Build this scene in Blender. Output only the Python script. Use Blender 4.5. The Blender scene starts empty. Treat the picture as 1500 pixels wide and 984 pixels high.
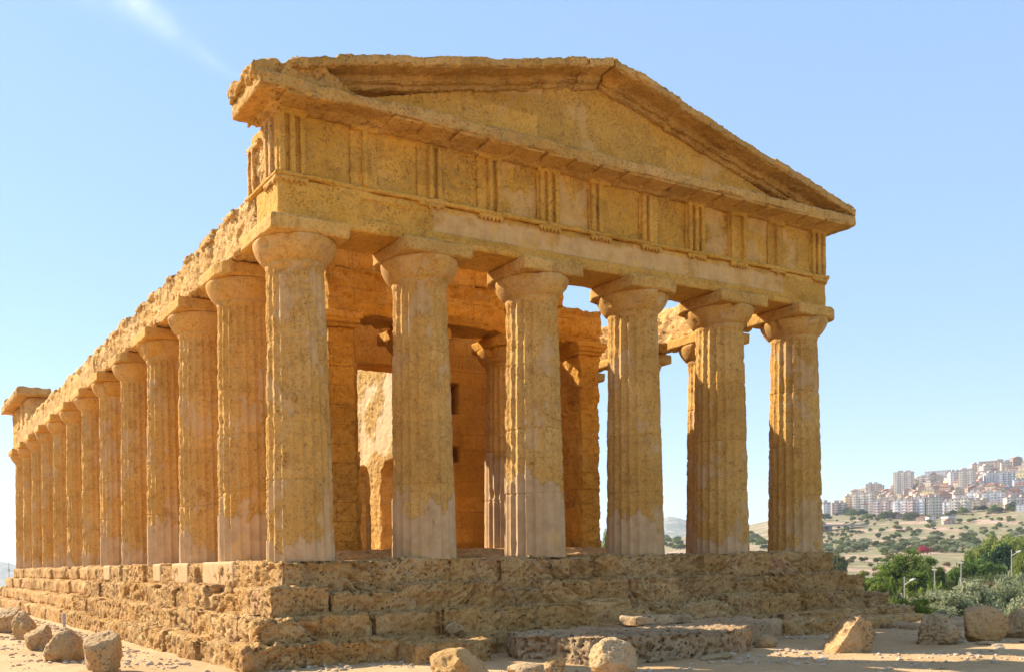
import bpy, bmesh, math, random
import numpy as np
from mathutils import Vector, Matrix

random.seed(7)
RNG = np.random.default_rng(7)
R = math.radians
sc = bpy.context.scene
COL = sc.collection

# ------------------------------------------------------------------ camera
CAM = np.array([-7.0847, -16.6051, -0.1041])
YAW, PITCH, ROLL, FPX = 0.477707, -0.025543, 0.01943, 1344.2036
SX, SY = -236.348, 368.076
cam_d = bpy.data.cameras.new('camera')
cam = bpy.data.objects.new('camera', cam_d)
COL.objects.link(cam)
cam_d.sensor_fit = 'HORIZONTAL'
cam_d.sensor_width = 36.0
cam_d.lens = 36.0 * FPX / 1500.0
cam_d.shift_x = -SX / 1500.0
cam_d.shift_y = SY / 1500.0
cam_d.clip_start = 0.1
cam_d.clip_end = 60000
def cam_axes():
    f = Vector((math.sin(YAW) * math.cos(PITCH), math.cos(YAW) * math.cos(PITCH), math.sin(PITCH)))
    # in the fit: fw2 = fw*c + up*s
    r = Vector((math.cos(YAW), -math.sin(YAW), 0))
    u = r.cross(f)
    c, s = math.cos(ROLL), math.sin(ROLL)
    x = r * c - u * s
    y = r * s + u * c
    return x, y, f
_x, _y, _f = cam_axes()
cam.matrix_world = Matrix(((_x.x, _y.x, -_f.x, CAM[0]), (_x.y, _y.y, -_f.y, CAM[1]), (_x.z, _y.z, -_f.z, CAM[2]), (0, 0, 0, 1)))
sc.camera = cam

# ------------------------------------------------------------------ light
SUN_AZ = math.atan2(-0.51, 0.855)      # from +Y towards +X
SUN_EL = R(38.5)
w = bpy.data.worlds.new('World'); sc.world = w; w.use_nodes = True
nt = w.node_tree
bg = nt.nodes['Background']
sky = nt.nodes.new('ShaderNodeTexSky')
sky.sky_type = 'NISHITA'
sky.sun_disc = False
sky.sun_elevation = SUN_EL
sky.sun_rotation = SUN_AZ
sky.air_density = 1.0
sky.dust_density = 0.15
sky.ozone_density = 2.0
bg.inputs['Strength'].default_value = 0.12
# a faint streak of high cloud in the sky
tc = nt.nodes.new('ShaderNodeTexCoord')
def wmath(op, a, b=None, c=None):
    n = nt.nodes.new('ShaderNodeMath'); n.operation = op
    for i, v in enumerate((a, b, c)):
        if v is None: continue
        if isinstance(v, (int, float)): n.inputs[i].default_value = v
        else: nt.links.new(v, n.inputs[i])
    return n.outputs[0]
def wdot(vec):
    n = nt.nodes.new('ShaderNodeVectorMath'); n.operation = 'DOT_PRODUCT'
    nt.links.new(tc.outputs['Generated'], n.inputs[0]); n.inputs[1].default_value = vec
    return n.outputs['Value']
def dirpx(u, v):
    x = (u - 750 - SX) / FPX; y = -(v - 492 - SY) / FPX
    return (_x * x + _y * y + _f)
_A = dirpx(150, -20).normalized(); _B = dirpx(350, 122).normalized()
_along = (_B - _A).normalized(); _n = _A.cross(_B).normalized()
_mid = _A
dn = wdot(tuple(_n)); da = wdot(tuple(_along)); da0 = _A.dot(_along)
t = wmath('DIVIDE', wmath('SUBTRACT', da, da0), (_B - _A).length)
ns = nt.nodes.new('ShaderNodeTexNoise'); ns.inputs['Scale'].default_value = 9; ns.inputs['Detail'].default_value = 6
nt.links.new(tc.outputs['Generated'], ns.inputs['Vector'])
wid = wmath('MAXIMUM', wmath('MULTIPLY_ADD', t, -0.013, 0.016), 0.004)
dd = wmath('ADD', dn, wmath('MULTIPLY', wmath('SUBTRACT', ns.outputs['Fac'], 0.5), 0.02))
g = wmath('DIVIDE', dd, wid)
g = wmath('POWER', 2.718, wmath('MULTIPLY', wmath('MULTIPLY', g, g), -1.0))
fade = nt.nodes.new('ShaderNodeMapRange'); fade.inputs['From Min'].default_value = 1.15; fade.inputs['From Max'].default_value = 0.2
nt.links.new(t, fade.inputs['Value'])
fade0 = nt.nodes.new('ShaderNodeMapRange'); fade0.inputs['From Min'].default_value = -2.2; fade0.inputs['From Max'].default_value = 0
nt.links.new(t, fade0.inputs['Value'])
ns2 = nt.nodes.new('ShaderNodeTexNoise'); ns2.inputs['Scale'].default_value = 26; ns2.inputs['Detail'].default_value = 8
nt.links.new(tc.outputs['Generated'], ns2.inputs['Vector'])
m = wmath('MULTIPLY', wmath('MULTIPLY', g, wmath('MULTIPLY', fade.outputs[0], fade0.outputs[0])), wmath('MULTIPLY', wmath('POWER', ns2.outputs['Fac'], 1.8), 0.62))
mixw = nt.nodes.new('ShaderNodeMix'); mixw.data_type = 'RGBA'
nt.links.new(m, mixw.inputs['Factor'])
hs_ = nt.nodes.new('ShaderNodeHueSaturation'); hs_.inputs['Saturation'].default_value = 1.15; hs_.inputs['Hue'].default_value = 0.502
nt.links.new(sky.outputs['Color'], hs_.inputs['Color'])
even = nt.nodes.new('ShaderNodeMix'); even.data_type = 'RGBA'; even.inputs['Factor'].default_value = 0.64
nt.links.new(hs_.outputs['Color'], even.inputs['A']); even.inputs['B'].default_value = (1.72, 2.60, 3.95, 1)
nt.links.new(even.outputs['Result'], mixw.inputs['A'])
mixw.inputs['B'].default_value = (6.0, 6.3, 6.6, 1)
nt.links.new(mixw.outputs['Result'], bg.inputs['Color'])

sun_d = bpy.data.lights.new('sun', 'SUN'); sun = bpy.data.objects.new('sun', sun_d); COL.objects.link(sun)
sun_d.energy = 5.0; sun_d.angle = R(0.5); sun_d.color = (1.0, 0.90, 0.76)
SUNV = Vector((math.sin(SUN_AZ) * math.cos(SUN_EL), math.cos(SUN_AZ) * math.cos(SUN_EL), math.sin(SUN_EL)))
sun.rotation_euler = SUNV.to_track_quat('Z', 'Y').to_euler()
sun.location = (-30, 50, 60)
sc.view_settings.view_transform = 'Standard'
sc.view_settings.look = 'None'
sc.view_settings.exposure = 1.10
sc.view_settings.gamma = 1.0
sc.render.engine = 'CYCLES'
sc.cycles.max_bounces = 8
sc.cycles.diffuse_bounces = 5
sc.cycles.volume_bounces = 1

# ------------------------------------------------------------------ noise
_perm = np.random.default_rng(3).permutation(256).astype(np.int64)
_perm = np.concatenate([_perm, _perm, _perm])
_grad = np.array([(1,1,0),(-1,1,0),(1,-1,0),(-1,-1,0),(1,0,1),(-1,0,1),(1,0,-1),(-1,0,-1),(0,1,1),(0,-1,1),(0,1,-1),(0,-1,-1),(1,1,0),(-1,1,0),(0,-1,1),(0,-1,-1)], float)
def pn(P):
    P = np.asarray(P, float)
    I = np.floor(P).astype(np.int64); F = P - I; I &= 255
    U = F * F * F * (F * (F * 6 - 15) + 10)
    def g(dx, dy, dz):
        h = _perm[_perm[_perm[I[:, 0] + dx] + I[:, 1] + dy] + I[:, 2] + dz] & 15
        G = _grad[h]
        return G[:, 0] * (F[:, 0] - dx) + G[:, 1] * (F[:, 1] - dy) + G[:, 2] * (F[:, 2] - dz)
    def lerp(a, b, t): return a + (b - a) * t
    x00 = lerp(g(0,0,0), g(1,0,0), U[:, 0]); x10 = lerp(g(0,1,0), g(1,1,0), U[:, 0])
    x01 = lerp(g(0,0,1), g(1,0,1), U[:, 0]); x11 = lerp(g(0,1,1), g(1,1,1), U[:, 0])
    return lerp(lerp(x00, x10, U[:, 1]), lerp(x01, x11, U[:, 1]), U[:, 2])
def fbm(P, s=1.0, o=4, gain=0.5):
    P = np.asarray(P, float) * s; a = 1.0; out = 0
    for i in range(o):
        out = out + a * pn(P + 17.3 * i); a *= gain; P = P * 2.03
    return out
def sstep(a, b, x):
    t = np.clip((x - a) / (b - a), 0, 1); return t * t * (3 - 2 * t)

def cells(P, s=1.0, seed=0):
    """fractured look: per point a random value of its nearest cell and the distance to the cell border"""
    P = np.asarray(P, float) * s; I = np.floor(P).astype(np.int64)
    b1 = np.full(len(P), 9.0); b2 = np.full(len(P), 9.0); val = np.zeros(len(P))
    for dx in (-1, 0, 1):
        for dy in (-1, 0, 1):
            for dz in (-1, 0, 1):
                J = I + np.array([dx, dy, dz])
                h = _perm[_perm[_perm[J[:, 0] & 255] + (J[:, 1] & 255)] + (J[:, 2] & 255)]
                h2 = _perm[h + 7]; h3 = _perm[h + 91]
                d = np.sqrt((J[:, 0] + h / 255 - P[:, 0]) ** 2 + (J[:, 1] + h2 / 255 - P[:, 1]) ** 2 + (J[:, 2] + h3 / 255 - P[:, 2]) ** 2)
                n1_ = d < b1
                b2 = np.where(n1_, b1, np.minimum(b2, d)); val = np.where(n1_, h3 / 255.0, val); b1 = np.where(n1_, d, b1)
    return val, b2 - b1

# ------------------------------------------------------------------ mesh helpers
def mesh_np(name, V, F, smooth=True):
    me = bpy.data.meshes.new(name)
    V = np.asarray(V, np.float32); F = np.asarray(F, np.int32)
    k = F.shape[1]
    me.vertices.add(len(V)); me.vertices.foreach_set('co', V.ravel())
    me.loops.add(F.size); me.loops.foreach_set('vertex_index', F.ravel())
    me.polygons.add(len(F)); me.polygons.foreach_set('loop_start', np.arange(0, F.size, k, dtype=np.int32))
    try: me.polygons.foreach_set('loop_total', np.full(len(F), k, np.int32))
    except Exception: pass
    me.polygons.foreach_set('use_smooth', np.full(len(F), smooth))
    me.update(calc_edges=True)
    return me
def getco(me):
    a = np.empty(len(me.vertices) * 3, np.float32); me.vertices.foreach_get('co', a); return a.reshape(-1, 3).astype(float)
def getno(me):
    a = np.empty(len(me.vertices) * 3, np.float32); me.vertices.foreach_get('normal', a); return a.reshape(-1, 3).astype(float)
def setco(me, V):
    me.vertices.foreach_set('co', np.asarray(V, np.float32).ravel()); me.update()
def setattr_f(me, name, vals):
    a = me.attributes.new(name, 'FLOAT', 'POINT'); a.data.foreach_set('value', np.asarray(vals, np.float32))
def link(name, me, mat=None, parent=None):
    o = bpy.data.objects.new(name, me); COL.objects.link(o)
    if mat is not None:
        if len(me.materials) == 0: me.materials.append(mat)
    if parent is not None: o.parent = parent
    return o
def tag(o, label=None, cat=None, group=None, kind=None):
    if label: o['label'] = label
    if cat: o['category'] = cat
    if group: o['group'] = group
    if kind: o['kind'] = kind
    return o
def empty(name, loc=(0, 0, 0), rz=0):
    o = bpy.data.objects.new(name, None); COL.objects.link(o); o.location = loc; o.rotation_euler = (0, 0, rz)
    o.empty_display_size = 0.3
    return o
def copy_tree(o, parent=None):
    c = o.copy(); COL.objects.link(c)
    if parent is not None: c.parent = parent
    for ch in list(o.children): copy_tree(ch, c)
    return c
def bm_box(bm, x0, y0, z0, x1, y1, z1, M=None):
    vs = [bm.verts.new(p) for p in ((x0,y0,z0),(x1,y0,z0),(x1,y1,z0),(x0,y1,z0),(x0,y0,z1),(x1,y0,z1),(x1,y1,z1),(x0,y1,z1))]
    if M is not None:
        for v in vs: v.co = M @ v.co
    for f in ((0,3,2,1),(4,5,6,7),(0,1,5,4),(1,2,6,5),(2,3,7,6),(3,0,4,7)): bm.faces.new([vs[i] for i in f])
def bm_prism(bm, pts, axis, a, b):
    """polygon pts in the plane across `axis`, extruded from a to b"""
    def mk(p, t):
        return (t, p[0], p[1]) if axis == 'x' else ((p[0], t, p[1]) if axis == 'y' else (p[0], p[1], t))
    A = [bm.verts.new(mk(p, a)) for p in pts]; B = [bm.verts.new(mk(p, b)) for p in pts]
    n = len(pts)
    bm.faces.new(A); bm.faces.new(B[::-1])
    for i in range(n): bm.faces.new((A[i], B[i], B[(i + 1) % n], A[(i + 1) % n]))
    return A + B
def bm_cyl(bm, x, y, z0, z1, r0, r1, n=12):
    A = [bm.verts.new((x + r0 * math.cos(2*math.pi*i/n), y + r0 * math.sin(2*math.pi*i/n), z0)) for i in range(n)]
    B = [bm.verts.new((x + r1 * math.cos(2*math.pi*i/n), y + r1 * math.sin(2*math.pi*i/n), z1)) for i in range(n)]
    bm.faces.new(A[::-1]); bm.faces.new(B)
    for i in range(n): bm.faces.new((A[i], A[(i+1) % n], B[(i+1) % n], B[i]))
def remesh(bm, voxel):
    bmesh.ops.recalc_face_normals(bm, faces=bm.faces)
    me = bpy.data.meshes.new('tmp'); bm.to_mesh(me); bm.free()
    o = bpy.data.objects.new('tmp', me); COL.objects.link(o)
    md = o.modifiers.new('r', 'REMESH'); md.mode = 'VOXEL'; md.voxel_size = voxel; md.adaptivity = 0
    dg = bpy.context.evaluated_depsgraph_get(); dg.update()
    out = bpy.data.meshes.new_from_object(o.evaluated_get(dg))
    bpy.data.objects.remove(o); bpy.data.meshes.remove(me)
    out.polygons.foreach_set('use_smooth', np.full(len(out.polygons), True))
    out.update()
    return out
def erode(me, amp=0.02, scale=3.0, seed=0.0, pits=0.0, strata=0.0, big=0.0, stucco=None, chip=0.0, frac=0.0):
    V = getco(me); N = getno(me); Q = V + seed * 7.13
    d = amp * fbm(Q, scale, 4, 0.55)
    if frac:
        Qw = Q + 0.12 * np.stack([fbm(Q, 3, 2), fbm(Q + 5, 3, 2), fbm(Q + 9, 3, 2)], 1)
        v_, e_ = cells(Qw * np.array([1, 1, 1.4]), 2.6)
        v2, e2 = cells(Qw, 7.0)
        d += frac * (v_ - 0.6) - frac * 0.8 * sstep(0.10, 0.0, e_) + 0.3 * frac * (v2 - 0.5) - 0.25 * frac * sstep(0.1, 0, e2)
    if big: d += big * fbm(Q, 0.7, 2)
    if pits:
        q = fbm(Q * np.array([1, 1, 1.5]), scale * 2.2, 3)
        d -= pits * sstep(0.18, 0.55, q)
    if strata:
        dip = 0.75 * np.sign(np.sin(Q[:, 0] * 0.9 + Q[:, 1] * 0.9 + 0.5)) 
        zz = Q[:, 2] + dip * (Q[:, 0] - Q[:, 1]) * 0.8 + 0.12 * fbm(Q, 1.5, 2)
        s = 0.35 - np.abs(fbm(np.stack([zz * 8, Q[:, 0] * 1.1, Q[:, 1] * 1.1], 1), 1.0, 3)) * 2.2
        m = sstep(0.0, 0.25, fbm(Q, 0.9, 2))
        d += strata * s * m
    if chip:
        # sharp edges: where the normal is far from any axis, wear back
        e = 1 - np.max(np.abs(N), axis=1)
        d -= chip * sstep(0.04, 0.3, e) * np.clip(0.45 + 1.6 * fbm(Q, 2.6, 3), 0, 1.6)
    st = np.zeros(len(V)) if stucco is None else stucco(V)
    d = d * (1 - 0.75 * st)
    setco(me, V + N * d[:, None])
    setattr_f(me, 'stucco', st)
    crs = np.floor(V[:, 2] / 0.53 + 0.02)
    bl = np.floor((V[:, 0] + V[:, 1] + seed) / 1.35 + 0.37 * crs)
    hsh = np.sin(bl * 12.9898 + crs * 78.233 + seed) * 43758.5453
    setattr_f(me, 'tone', 2 * (hsh - np.floor(hsh)) - 1)
    return me
def stone(name, boxes, voxel, mat, parent=None, seed=0.0, prisms=(), **kw):
    bm = bmesh.new()
    for b in boxes: bm_box(bm, *b)
    for (pts, ax, a, b) in prisms: bm_prism(bm, pts, ax, a, b)
    me = remesh(bm, voxel)
    me.name = name
    erode(me, seed=seed, **kw)
    return link(name, me, mat, parent)

# ------------------------------------------------------------------ materials
class NG:
    def __init__(s, name):
        s.m = bpy.data.materials.new(name); s.m.use_nodes = True; s.t = s.m.node_tree
        s.b = s.t.nodes['Principled BSDF']; s.b.inputs['Roughness'].default_value = 0.9
        s.b.inputs['Specular IOR Level'].default_value = 0.15
    def n(s, typ, **kw):
        n = s.t.nodes.new(typ)
        for k, v in kw.items(): setattr(n, k, v)
        return n
    def put(s, sock, v):
        if hasattr(v, 'links') or isinstance(v, bpy.types.NodeSocket): s.t.links.new(v, sock)
        else: sock.default_value = v
    def math(s, op, a, b=0.0, clamp=False):
        n = s.n('ShaderNodeMath', operation=op); n.use_clamp = clamp
        s.put(n.inputs[0], a); s.put(n.inputs[1], b); return n.outputs[0]
    def noise(s, vec, scale, detail=4, rough=0.55, dist=0.0):
        n = s.n('ShaderNodeTexNoise'); s.put(n.inputs['Vector'], vec)
        n.inputs['Scale'].default_value = scale; n.inputs['Detail'].default_value = detail
        n.inputs['Roughness'].default_value = rough; n.inputs['Distortion'].default_value = dist
        return n.outputs['Fac']
    def ramp(s, v, a, b, lo=0.0, hi=1.0):
        n = s.n('ShaderNodeMapRange'); n.interpolation_type = 'SMOOTHSTEP'
        s.put(n.inputs['Value'], v)
        for k, x in (('From Min', a), ('From Max', b), ('To Min', lo), ('To Max', hi)): n.inputs[k].default_value = x
        return n.outputs[0]
    def mix(s, f, a, b, mode='MIX'):
        n = s.n('ShaderNodeMix', data_type='RGBA', blend_type=mode)
        s.put(n.inputs['Factor'], f)
        for k, v in (('A', a), ('B', b)):
            if isinstance(v, tuple) and len(v) == 3: v = (*v, 1)
            s.put(n.inputs[k], v)
        return n.outputs['Result']
    def attr(s, name):
        n = s.n('ShaderNodeAttribute'); n.attribute_name = name; return n.outputs['Fac']
    def bump(s, h, dist, strength=1.0, prev=None):
        n = s.n('ShaderNodeBump'); s.put(n.inputs['Height'], h)
        n.inputs['Distance'].default_value = dist; n.inputs['Strength'].default_value = strength
        if prev is not None: s.put(n.inputs['Normal'], prev)
        return n.outputs['Normal']
    def out(s, col, normal=None):
        s.put(s.b.inputs['Base Color'], col if not (isinstance(col, tuple) and len(col) == 3) else (*col, 1))
        if normal is not None: s.put(s.b.inputs['Normal'], normal)
        return s.m

def stone_mat(name, c1=(0.56, 0.29, 0.06), c2=(0.64, 0.37, 0.11), dark=(0.27, 0.12, 0.025), grey=(0.34, 0.24, 0.12),
              stucco=(0.57, 0.375, 0.195), bump=0.02, coursed=None, greyamt=0.5, red=0.0, holes=0.45, pore=17.0):
    g = NG(name)
    co = g.n('ShaderNodeTexCoord').outputs['Object']
    oi = g.n('ShaderNodeObjectInfo')
    off = g.n('ShaderNodeVectorMath', operation='ADD'); g.put(off.inputs[0], co)
    sc_ = g.n('ShaderNodeVectorMath', operation='SCALE'); g.put(sc_.inputs[0], oi.outputs['Location']); sc_.inputs['Scale'].default_value = 1.37
    g.put(off.inputs[1], sc_.outputs[0]); co2 = off.outputs[0]
    A = g.noise(co2, 0.55, 5, 0.6, 0.4)
    B = g.noise(co2, 3.2, 6, 0.65, 0.3)
    Cc = g.noise(co2, 17.0, 5, 0.7)
    D = g.noise(co2, 60.0, 3, 0.7)
    col = g.mix(g.ramp(A, 0.35, 0.68), c1, c2)
    col = g.mix(g.ramp(B, 0.50, 0.70, 0, 0.45), col, dark)
    col = g.mix(g.ramp(g.noise(co2, 12.0, 5, 0.8), 0.50, 0.64, 0, 0.55), col, dark)
    col = g.mix(g.ramp(g.noise(co2, 2.6, 7, 0.8, 0.6), 0.52, 0.68, 0, greyamt * 0.7), col, grey)
    col = g.mix(g.ramp(Cc, 0.45, 0.8, 0, 0.35), col, (c2[0] * 1.1, c2[1] * 1.12, c2[2] * 1.05))
    if red:
        col = g.mix(g.ramp(g.noise(co2, 1.1, 4, 0.6, 0.5), 0.62, 0.70, 0, red), col, (0.36, 0.13, 0.08))
    E_ = g.noise(co2, 34.0, 4, 0.75)
    col = g.mix(g.ramp(E_, 0.50, 0.66, 0, 0.50), col, dark)
    col = g.mix(g.ramp(D, 0.56, 0.70, 0, 0.45), col, (min(1, c2[0] * 1.25), c2[1] * 1.35, c2[2] * 1.7))
    col = g.mix(g.ramp(g.noise(co2, 7.5, 5, 0.75, 0.6), 0.54, 0.68, 0, 0.45), col, (dark[0] * 1.15, dark[1] * 1.1, dark[2] * 1.1))
    # dark pores
    nd = g.n('ShaderNodeTexNoise'); g.put(nd.inputs['Vector'], co2); nd.inputs['Scale'].default_value = pore * 1.3; nd.inputs['Detail'].default_value = 2
    ns_ = g.n('ShaderNodeVectorMath', operation='SCALE'); g.put(ns_.inputs[0], nd.outputs['Color']); ns_.inputs['Scale'].default_value = 1.1 / pore
    na_ = g.n('ShaderNodeVectorMath', operation='ADD'); g.put(na_.inputs[0], co2); g.put(na_.inputs[1], ns_.outputs[0])
    vo = g.n('ShaderNodeTexVoronoi'); g.put(vo.inputs['Vector'], na_.outputs[0]); vo.inputs['Scale'].default_value = pore
    pm = g.math('MULTIPLY', g.ramp(vo.outputs['Distance'], 0.08, 0.36, 1, 0), g.ramp(g.noise(co2, 2.1, 5, 0.7), 0.47, 0.56))
    col = g.mix(g.math('MULTIPLY', pm, holes), col, (dark[0] * 0.6, dark[1] * 0.55, dark[2] * 0.55))
    tn = g.math('ADD', g.math('MULTIPLY', g.attr('tone'), 0.13), 1.0)
    tc_ = g.n('ShaderNodeCombineColor'); g.put(tc_.inputs[0], tn); g.put(tc_.inputs[1], tn); g.put(tc_.inputs[2], tn)
    col = g.mix(1.0, col, tc_.outputs[0], 'MULTIPLY')
    st = g.attr('stucco')
    stc = g.mix(g.ramp(B, 0.35, 0.7), stucco, (stucco[0] * 0.8, stucco[1] * 0.78, stucco[2] * 0.74))
    stc = g.mix(g.ramp(g.noise(co2, 2.2, 5, 0.7, 0.8), 0.55, 0.7, 0, 0.6), stc, c2)
    col = g.mix(st, col, stc)
    hgt = g.math('ADD', g.math('MULTIPLY', B, 1.2), g.math('ADD', g.math('MULTIPLY', Cc, 0.7), g.math('ADD', g.math('MULTIPLY', D, 0.3), g.math('MULTIPLY', E_, -0.5))))
    hgt = g.math('SUBTRACT', hgt, g.math('MULTIPLY', pm, 0.9))
    amt = g.ramp(st, 0, 1, 1.0, 0.15)
    hgt = g.math('MULTIPLY', hgt, amt)
    nrm = g.bump(hgt, bump * 2.0, 0.9)
    if coursed:
        bw, bh, rot = coursed
        mp = g.n('ShaderNodeMapping'); g.put(mp.inputs['Vector'], co)
        mp.inputs['Rotation'].default_value = rot
        br = g.n('ShaderNodeTexBrick'); g.put(br.inputs['Vector'], mp.outputs[0])
        br.inputs['Scale'].default_value = 1.0; br.inputs['Mortar Size'].default_value = 0.012; br.inputs['Mortar Smooth'].default_value = 0.5
        br.inputs['Brick Width'].default_value = bw; br.inputs['Row Height'].default_value = bh
        fm = g.math('MULTIPLY', br.outputs['Fac'], g.ramp(g.noise(co2, 0.9, 2), 0.42, 0.55))
        col = g.mix(g.math('MULTIPLY', fm, 0.6), col, dark)
        nrm = g.bump(g.math('MULTIPLY', fm, -1.0), 0.02, 0.8, nrm)
    return g.out(col, nrm)

PI2 = math.pi / 2
M_col = stone_mat('column_stone', c1=(0.57, 0.305, 0.068), c2=(0.65, 0.385, 0.120), grey=(0.40, 0.28, 0.14), greyamt=0.6, bump=0.016)
M_ent = stone_mat('entablature_stone', c1=(0.60, 0.312, 0.044), c2=(0.66, 0.365, 0.078), stucco=(0.66, 0.41, 0.18), greyamt=0.5, bump=0.016, holes=0.45)
M_corn = stone_mat('cornice_stone', c1=(0.55, 0.30, 0.068), c2=(0.63, 0.37, 0.12), greyamt=0.75, bump=0.022)
M_flank = stone_mat('flank_stone', c1=(0.63, 0.365, 0.11), c2=(0.71, 0.45, 0.18), greyamt=0.3, bump=0.03)
M_cella = stone_mat('cella_stone', c1=(0.56, 0.27, 0.030), c2=(0.62, 0.33, 0.062), dark=(0.28, 0.11, 0.015), greyamt=0.2, bump=0.02, coursed=(1.3, 0.52, (PI2, 0, 0)))
M_nave = stone_mat('nave_stone', c1=(0.60, 0.34, 0.08), c2=(0.68, 0.43, 0.15), stucco=(0.74, 0.54, 0.30), greyamt=0.2, bump=0.03)
M_cap = stone_mat('capital_stone', c1=(0.57, 0.31, 0.068), c2=(0.64, 0.38, 0.115), greyamt=0.45, bump=0.012, holes=0.2)
M_step = stone_mat('step_stone', c1=(0.51, 0.275, 0.080), c2=(0.61, 0.375, 0.150), dark=(0.18, 0.095, 0.035), grey=(0.38, 0.29, 0.19), greyamt=0.8, bump=0.04, red=0.5, holes=0.75, pore=12.0)
M_rock = stone_mat('boulder_stone', c1=(0.47, 0.30, 0.13), c2=(0.52, 0.37, 0.20), dark=(0.30, 0.19, 0.09), grey=(0.40, 0.33, 0.24), greyamt=0.7, bump=0.025, holes=0.5)
M_rockg = stone_mat('golden_boulder_stone', c1=(0.48, 0.275, 0.09), c2=(0.50, 0.34, 0.18), dark=(0.28, 0.15, 0.05), grey=(0.38, 0.30, 0.20), greyamt=0.6, bump=0.025, holes=0.4)
M_slab = stone_mat('slab_stone', c1=(0.47, 0.29, 0.14), c2=(0.55, 0.38, 0.20), dark=(0.20, 0.11, 0.05), grey=(0.40, 0.31, 0.21), greyamt=0.6, bump=0.04, holes=0.9, pore=8.0)

# ------------------------------------------------------------------ the temple
W, L = 16.92, 39.42
FX = np.cumsum([0.76, 3.0, 3.1, 3.2, 3.1, 3.0])
FY = np.cumsum([0.76, 3.0, 3.1] + [3.2] * 8 + [3.1, 3.0])
ZS, ZA0, ZA1, ZF1 = 5.93, 6.73, 7.66, 8.91
temple = empty('doric_temple')
tag(temple, 'ruined golden sandstone Doric temple with fluted columns and a triangular pediment on worn steps', 'temple')

def shaft_mesh(seed, nseg=8, dz=0.055, worn=0.0, st_h=1.0, R0=0.71, R1=0.60, H=ZS, z0=-0.03):
    nth = 20 * nseg
    joints = [1.55 + 0.1 * math.sin(seed), 2.95, 4.45]
    zs = list(np.arange(z0, H, dz)) + [H]
    for j in joints: zs += [j - 0.018, j, j + 0.018]
    zs = np.array(sorted(zs)); nz = len(zs)
    th = np.arange(nth) / nth * 2 * np.pi
    TH, Z = np.meshgrid(th, zs)
    TH = TH.ravel(); Z = Z.ravel()
    t = (TH / (2 * np.pi) * 20) % 1.0
    zt = np.clip(Z / H, 0, 1)
    Rz = R0 + (R1 - R0) * zt + 0.012 * np.sin(np.pi * zt)
    cth, sth = np.cos(TH), np.sin(TH)
    P = np.stack([cth * 0.7, sth * 0.7, Z], 1) + seed * 11.7
    fl = 0.062 * (Rz / 0.71) * (1 - (2 * t - 1) ** 2)
    # weathering fields
    wn = fbm(P * np.array([1, 1, 0.55]), 1.1, 4) + worn - 0.10 + 0.28 * fbm(P * np.array([1, 1, 6]), 0.6, 2)
    Wn = sstep(0.0, 0.22, wn)
    hs = st_h + 0.6 * fbm(np.stack([cth * 0.9, sth * 0.9, Z * 0.9], 1) + seed * 5.1, 1.5, 5, 0.6)
    st = sstep(0.05, -0.05, Z - hs)
    up = sstep(0.34, 0.44, fbm(P * np.array([1, 1, 0.8]) + 31, 1.1, 5, 0.6)) * 0.6      # patches of surviving stucco higher up
    st = np.maximum(st, up)
    Wn = Wn * (1 - st)
    r_s = Rz - fl
    chip = np.clip(fbm(P * np.array([1.6, 1.6, 1]), 4.5, 3) - 0.02, 0, 1) * 0.04 * (1 - sstep(0, 0.18, np.minimum(t, 1 - t))) * (1 - 0.6 * st)
    flat_ = 0.15 + 0.55 * sstep(-0.1, 0.3, fbm(P + 9, 0.8, 2))
    r_w = Rz - 0.018 - (1 - 0.6 * flat_) * fl + 0.006 * fbm(P, 8, 4, 0.7) - 0.012 * sstep(0.12, 0.5, fbm(P * np.array([1, 1, 1.6]), 9, 3))
    r = r_s * (1 - Wn) + r_w * Wn - chip + 0.006 * fbm(P, 13, 3, 0.7) * (1 - st) + 0.008 * st
    dent = sstep(0.5, 0.8, fbm(P * 1.0 + 57, 1.5, 2)) * 0.04
    r -= dent
    for j in joints: r -= 0.02 * np.exp(-((Z - j - 0.01 * np.sin(TH * 3)) / 0.012) ** 2)
    # flutes end in a curve under the neck
    k = sstep(H - 0.10, H, Z); r = r * (1 - k) + (Rz + 0.004) * k
    V = np.stack([r * cth, r * sth, Z], 1)
    i = np.arange(nz - 1)[:, None] * nth; j = np.arange(nth)[None]; j2 = (j + 1) % nth
    F = np.stack([i + j, i + j2, i + nth + j2, i + nth + j], -1).reshape(-1, 4)
    me = mesh_np('shaft', V, F)
    setattr_f(me, 'stucco', st)
    setattr_f(me, 'tone', np.sin(np.searchsorted(joints, Z) * 2.3 + seed * 5.7) * 0.35)
    return me
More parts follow.
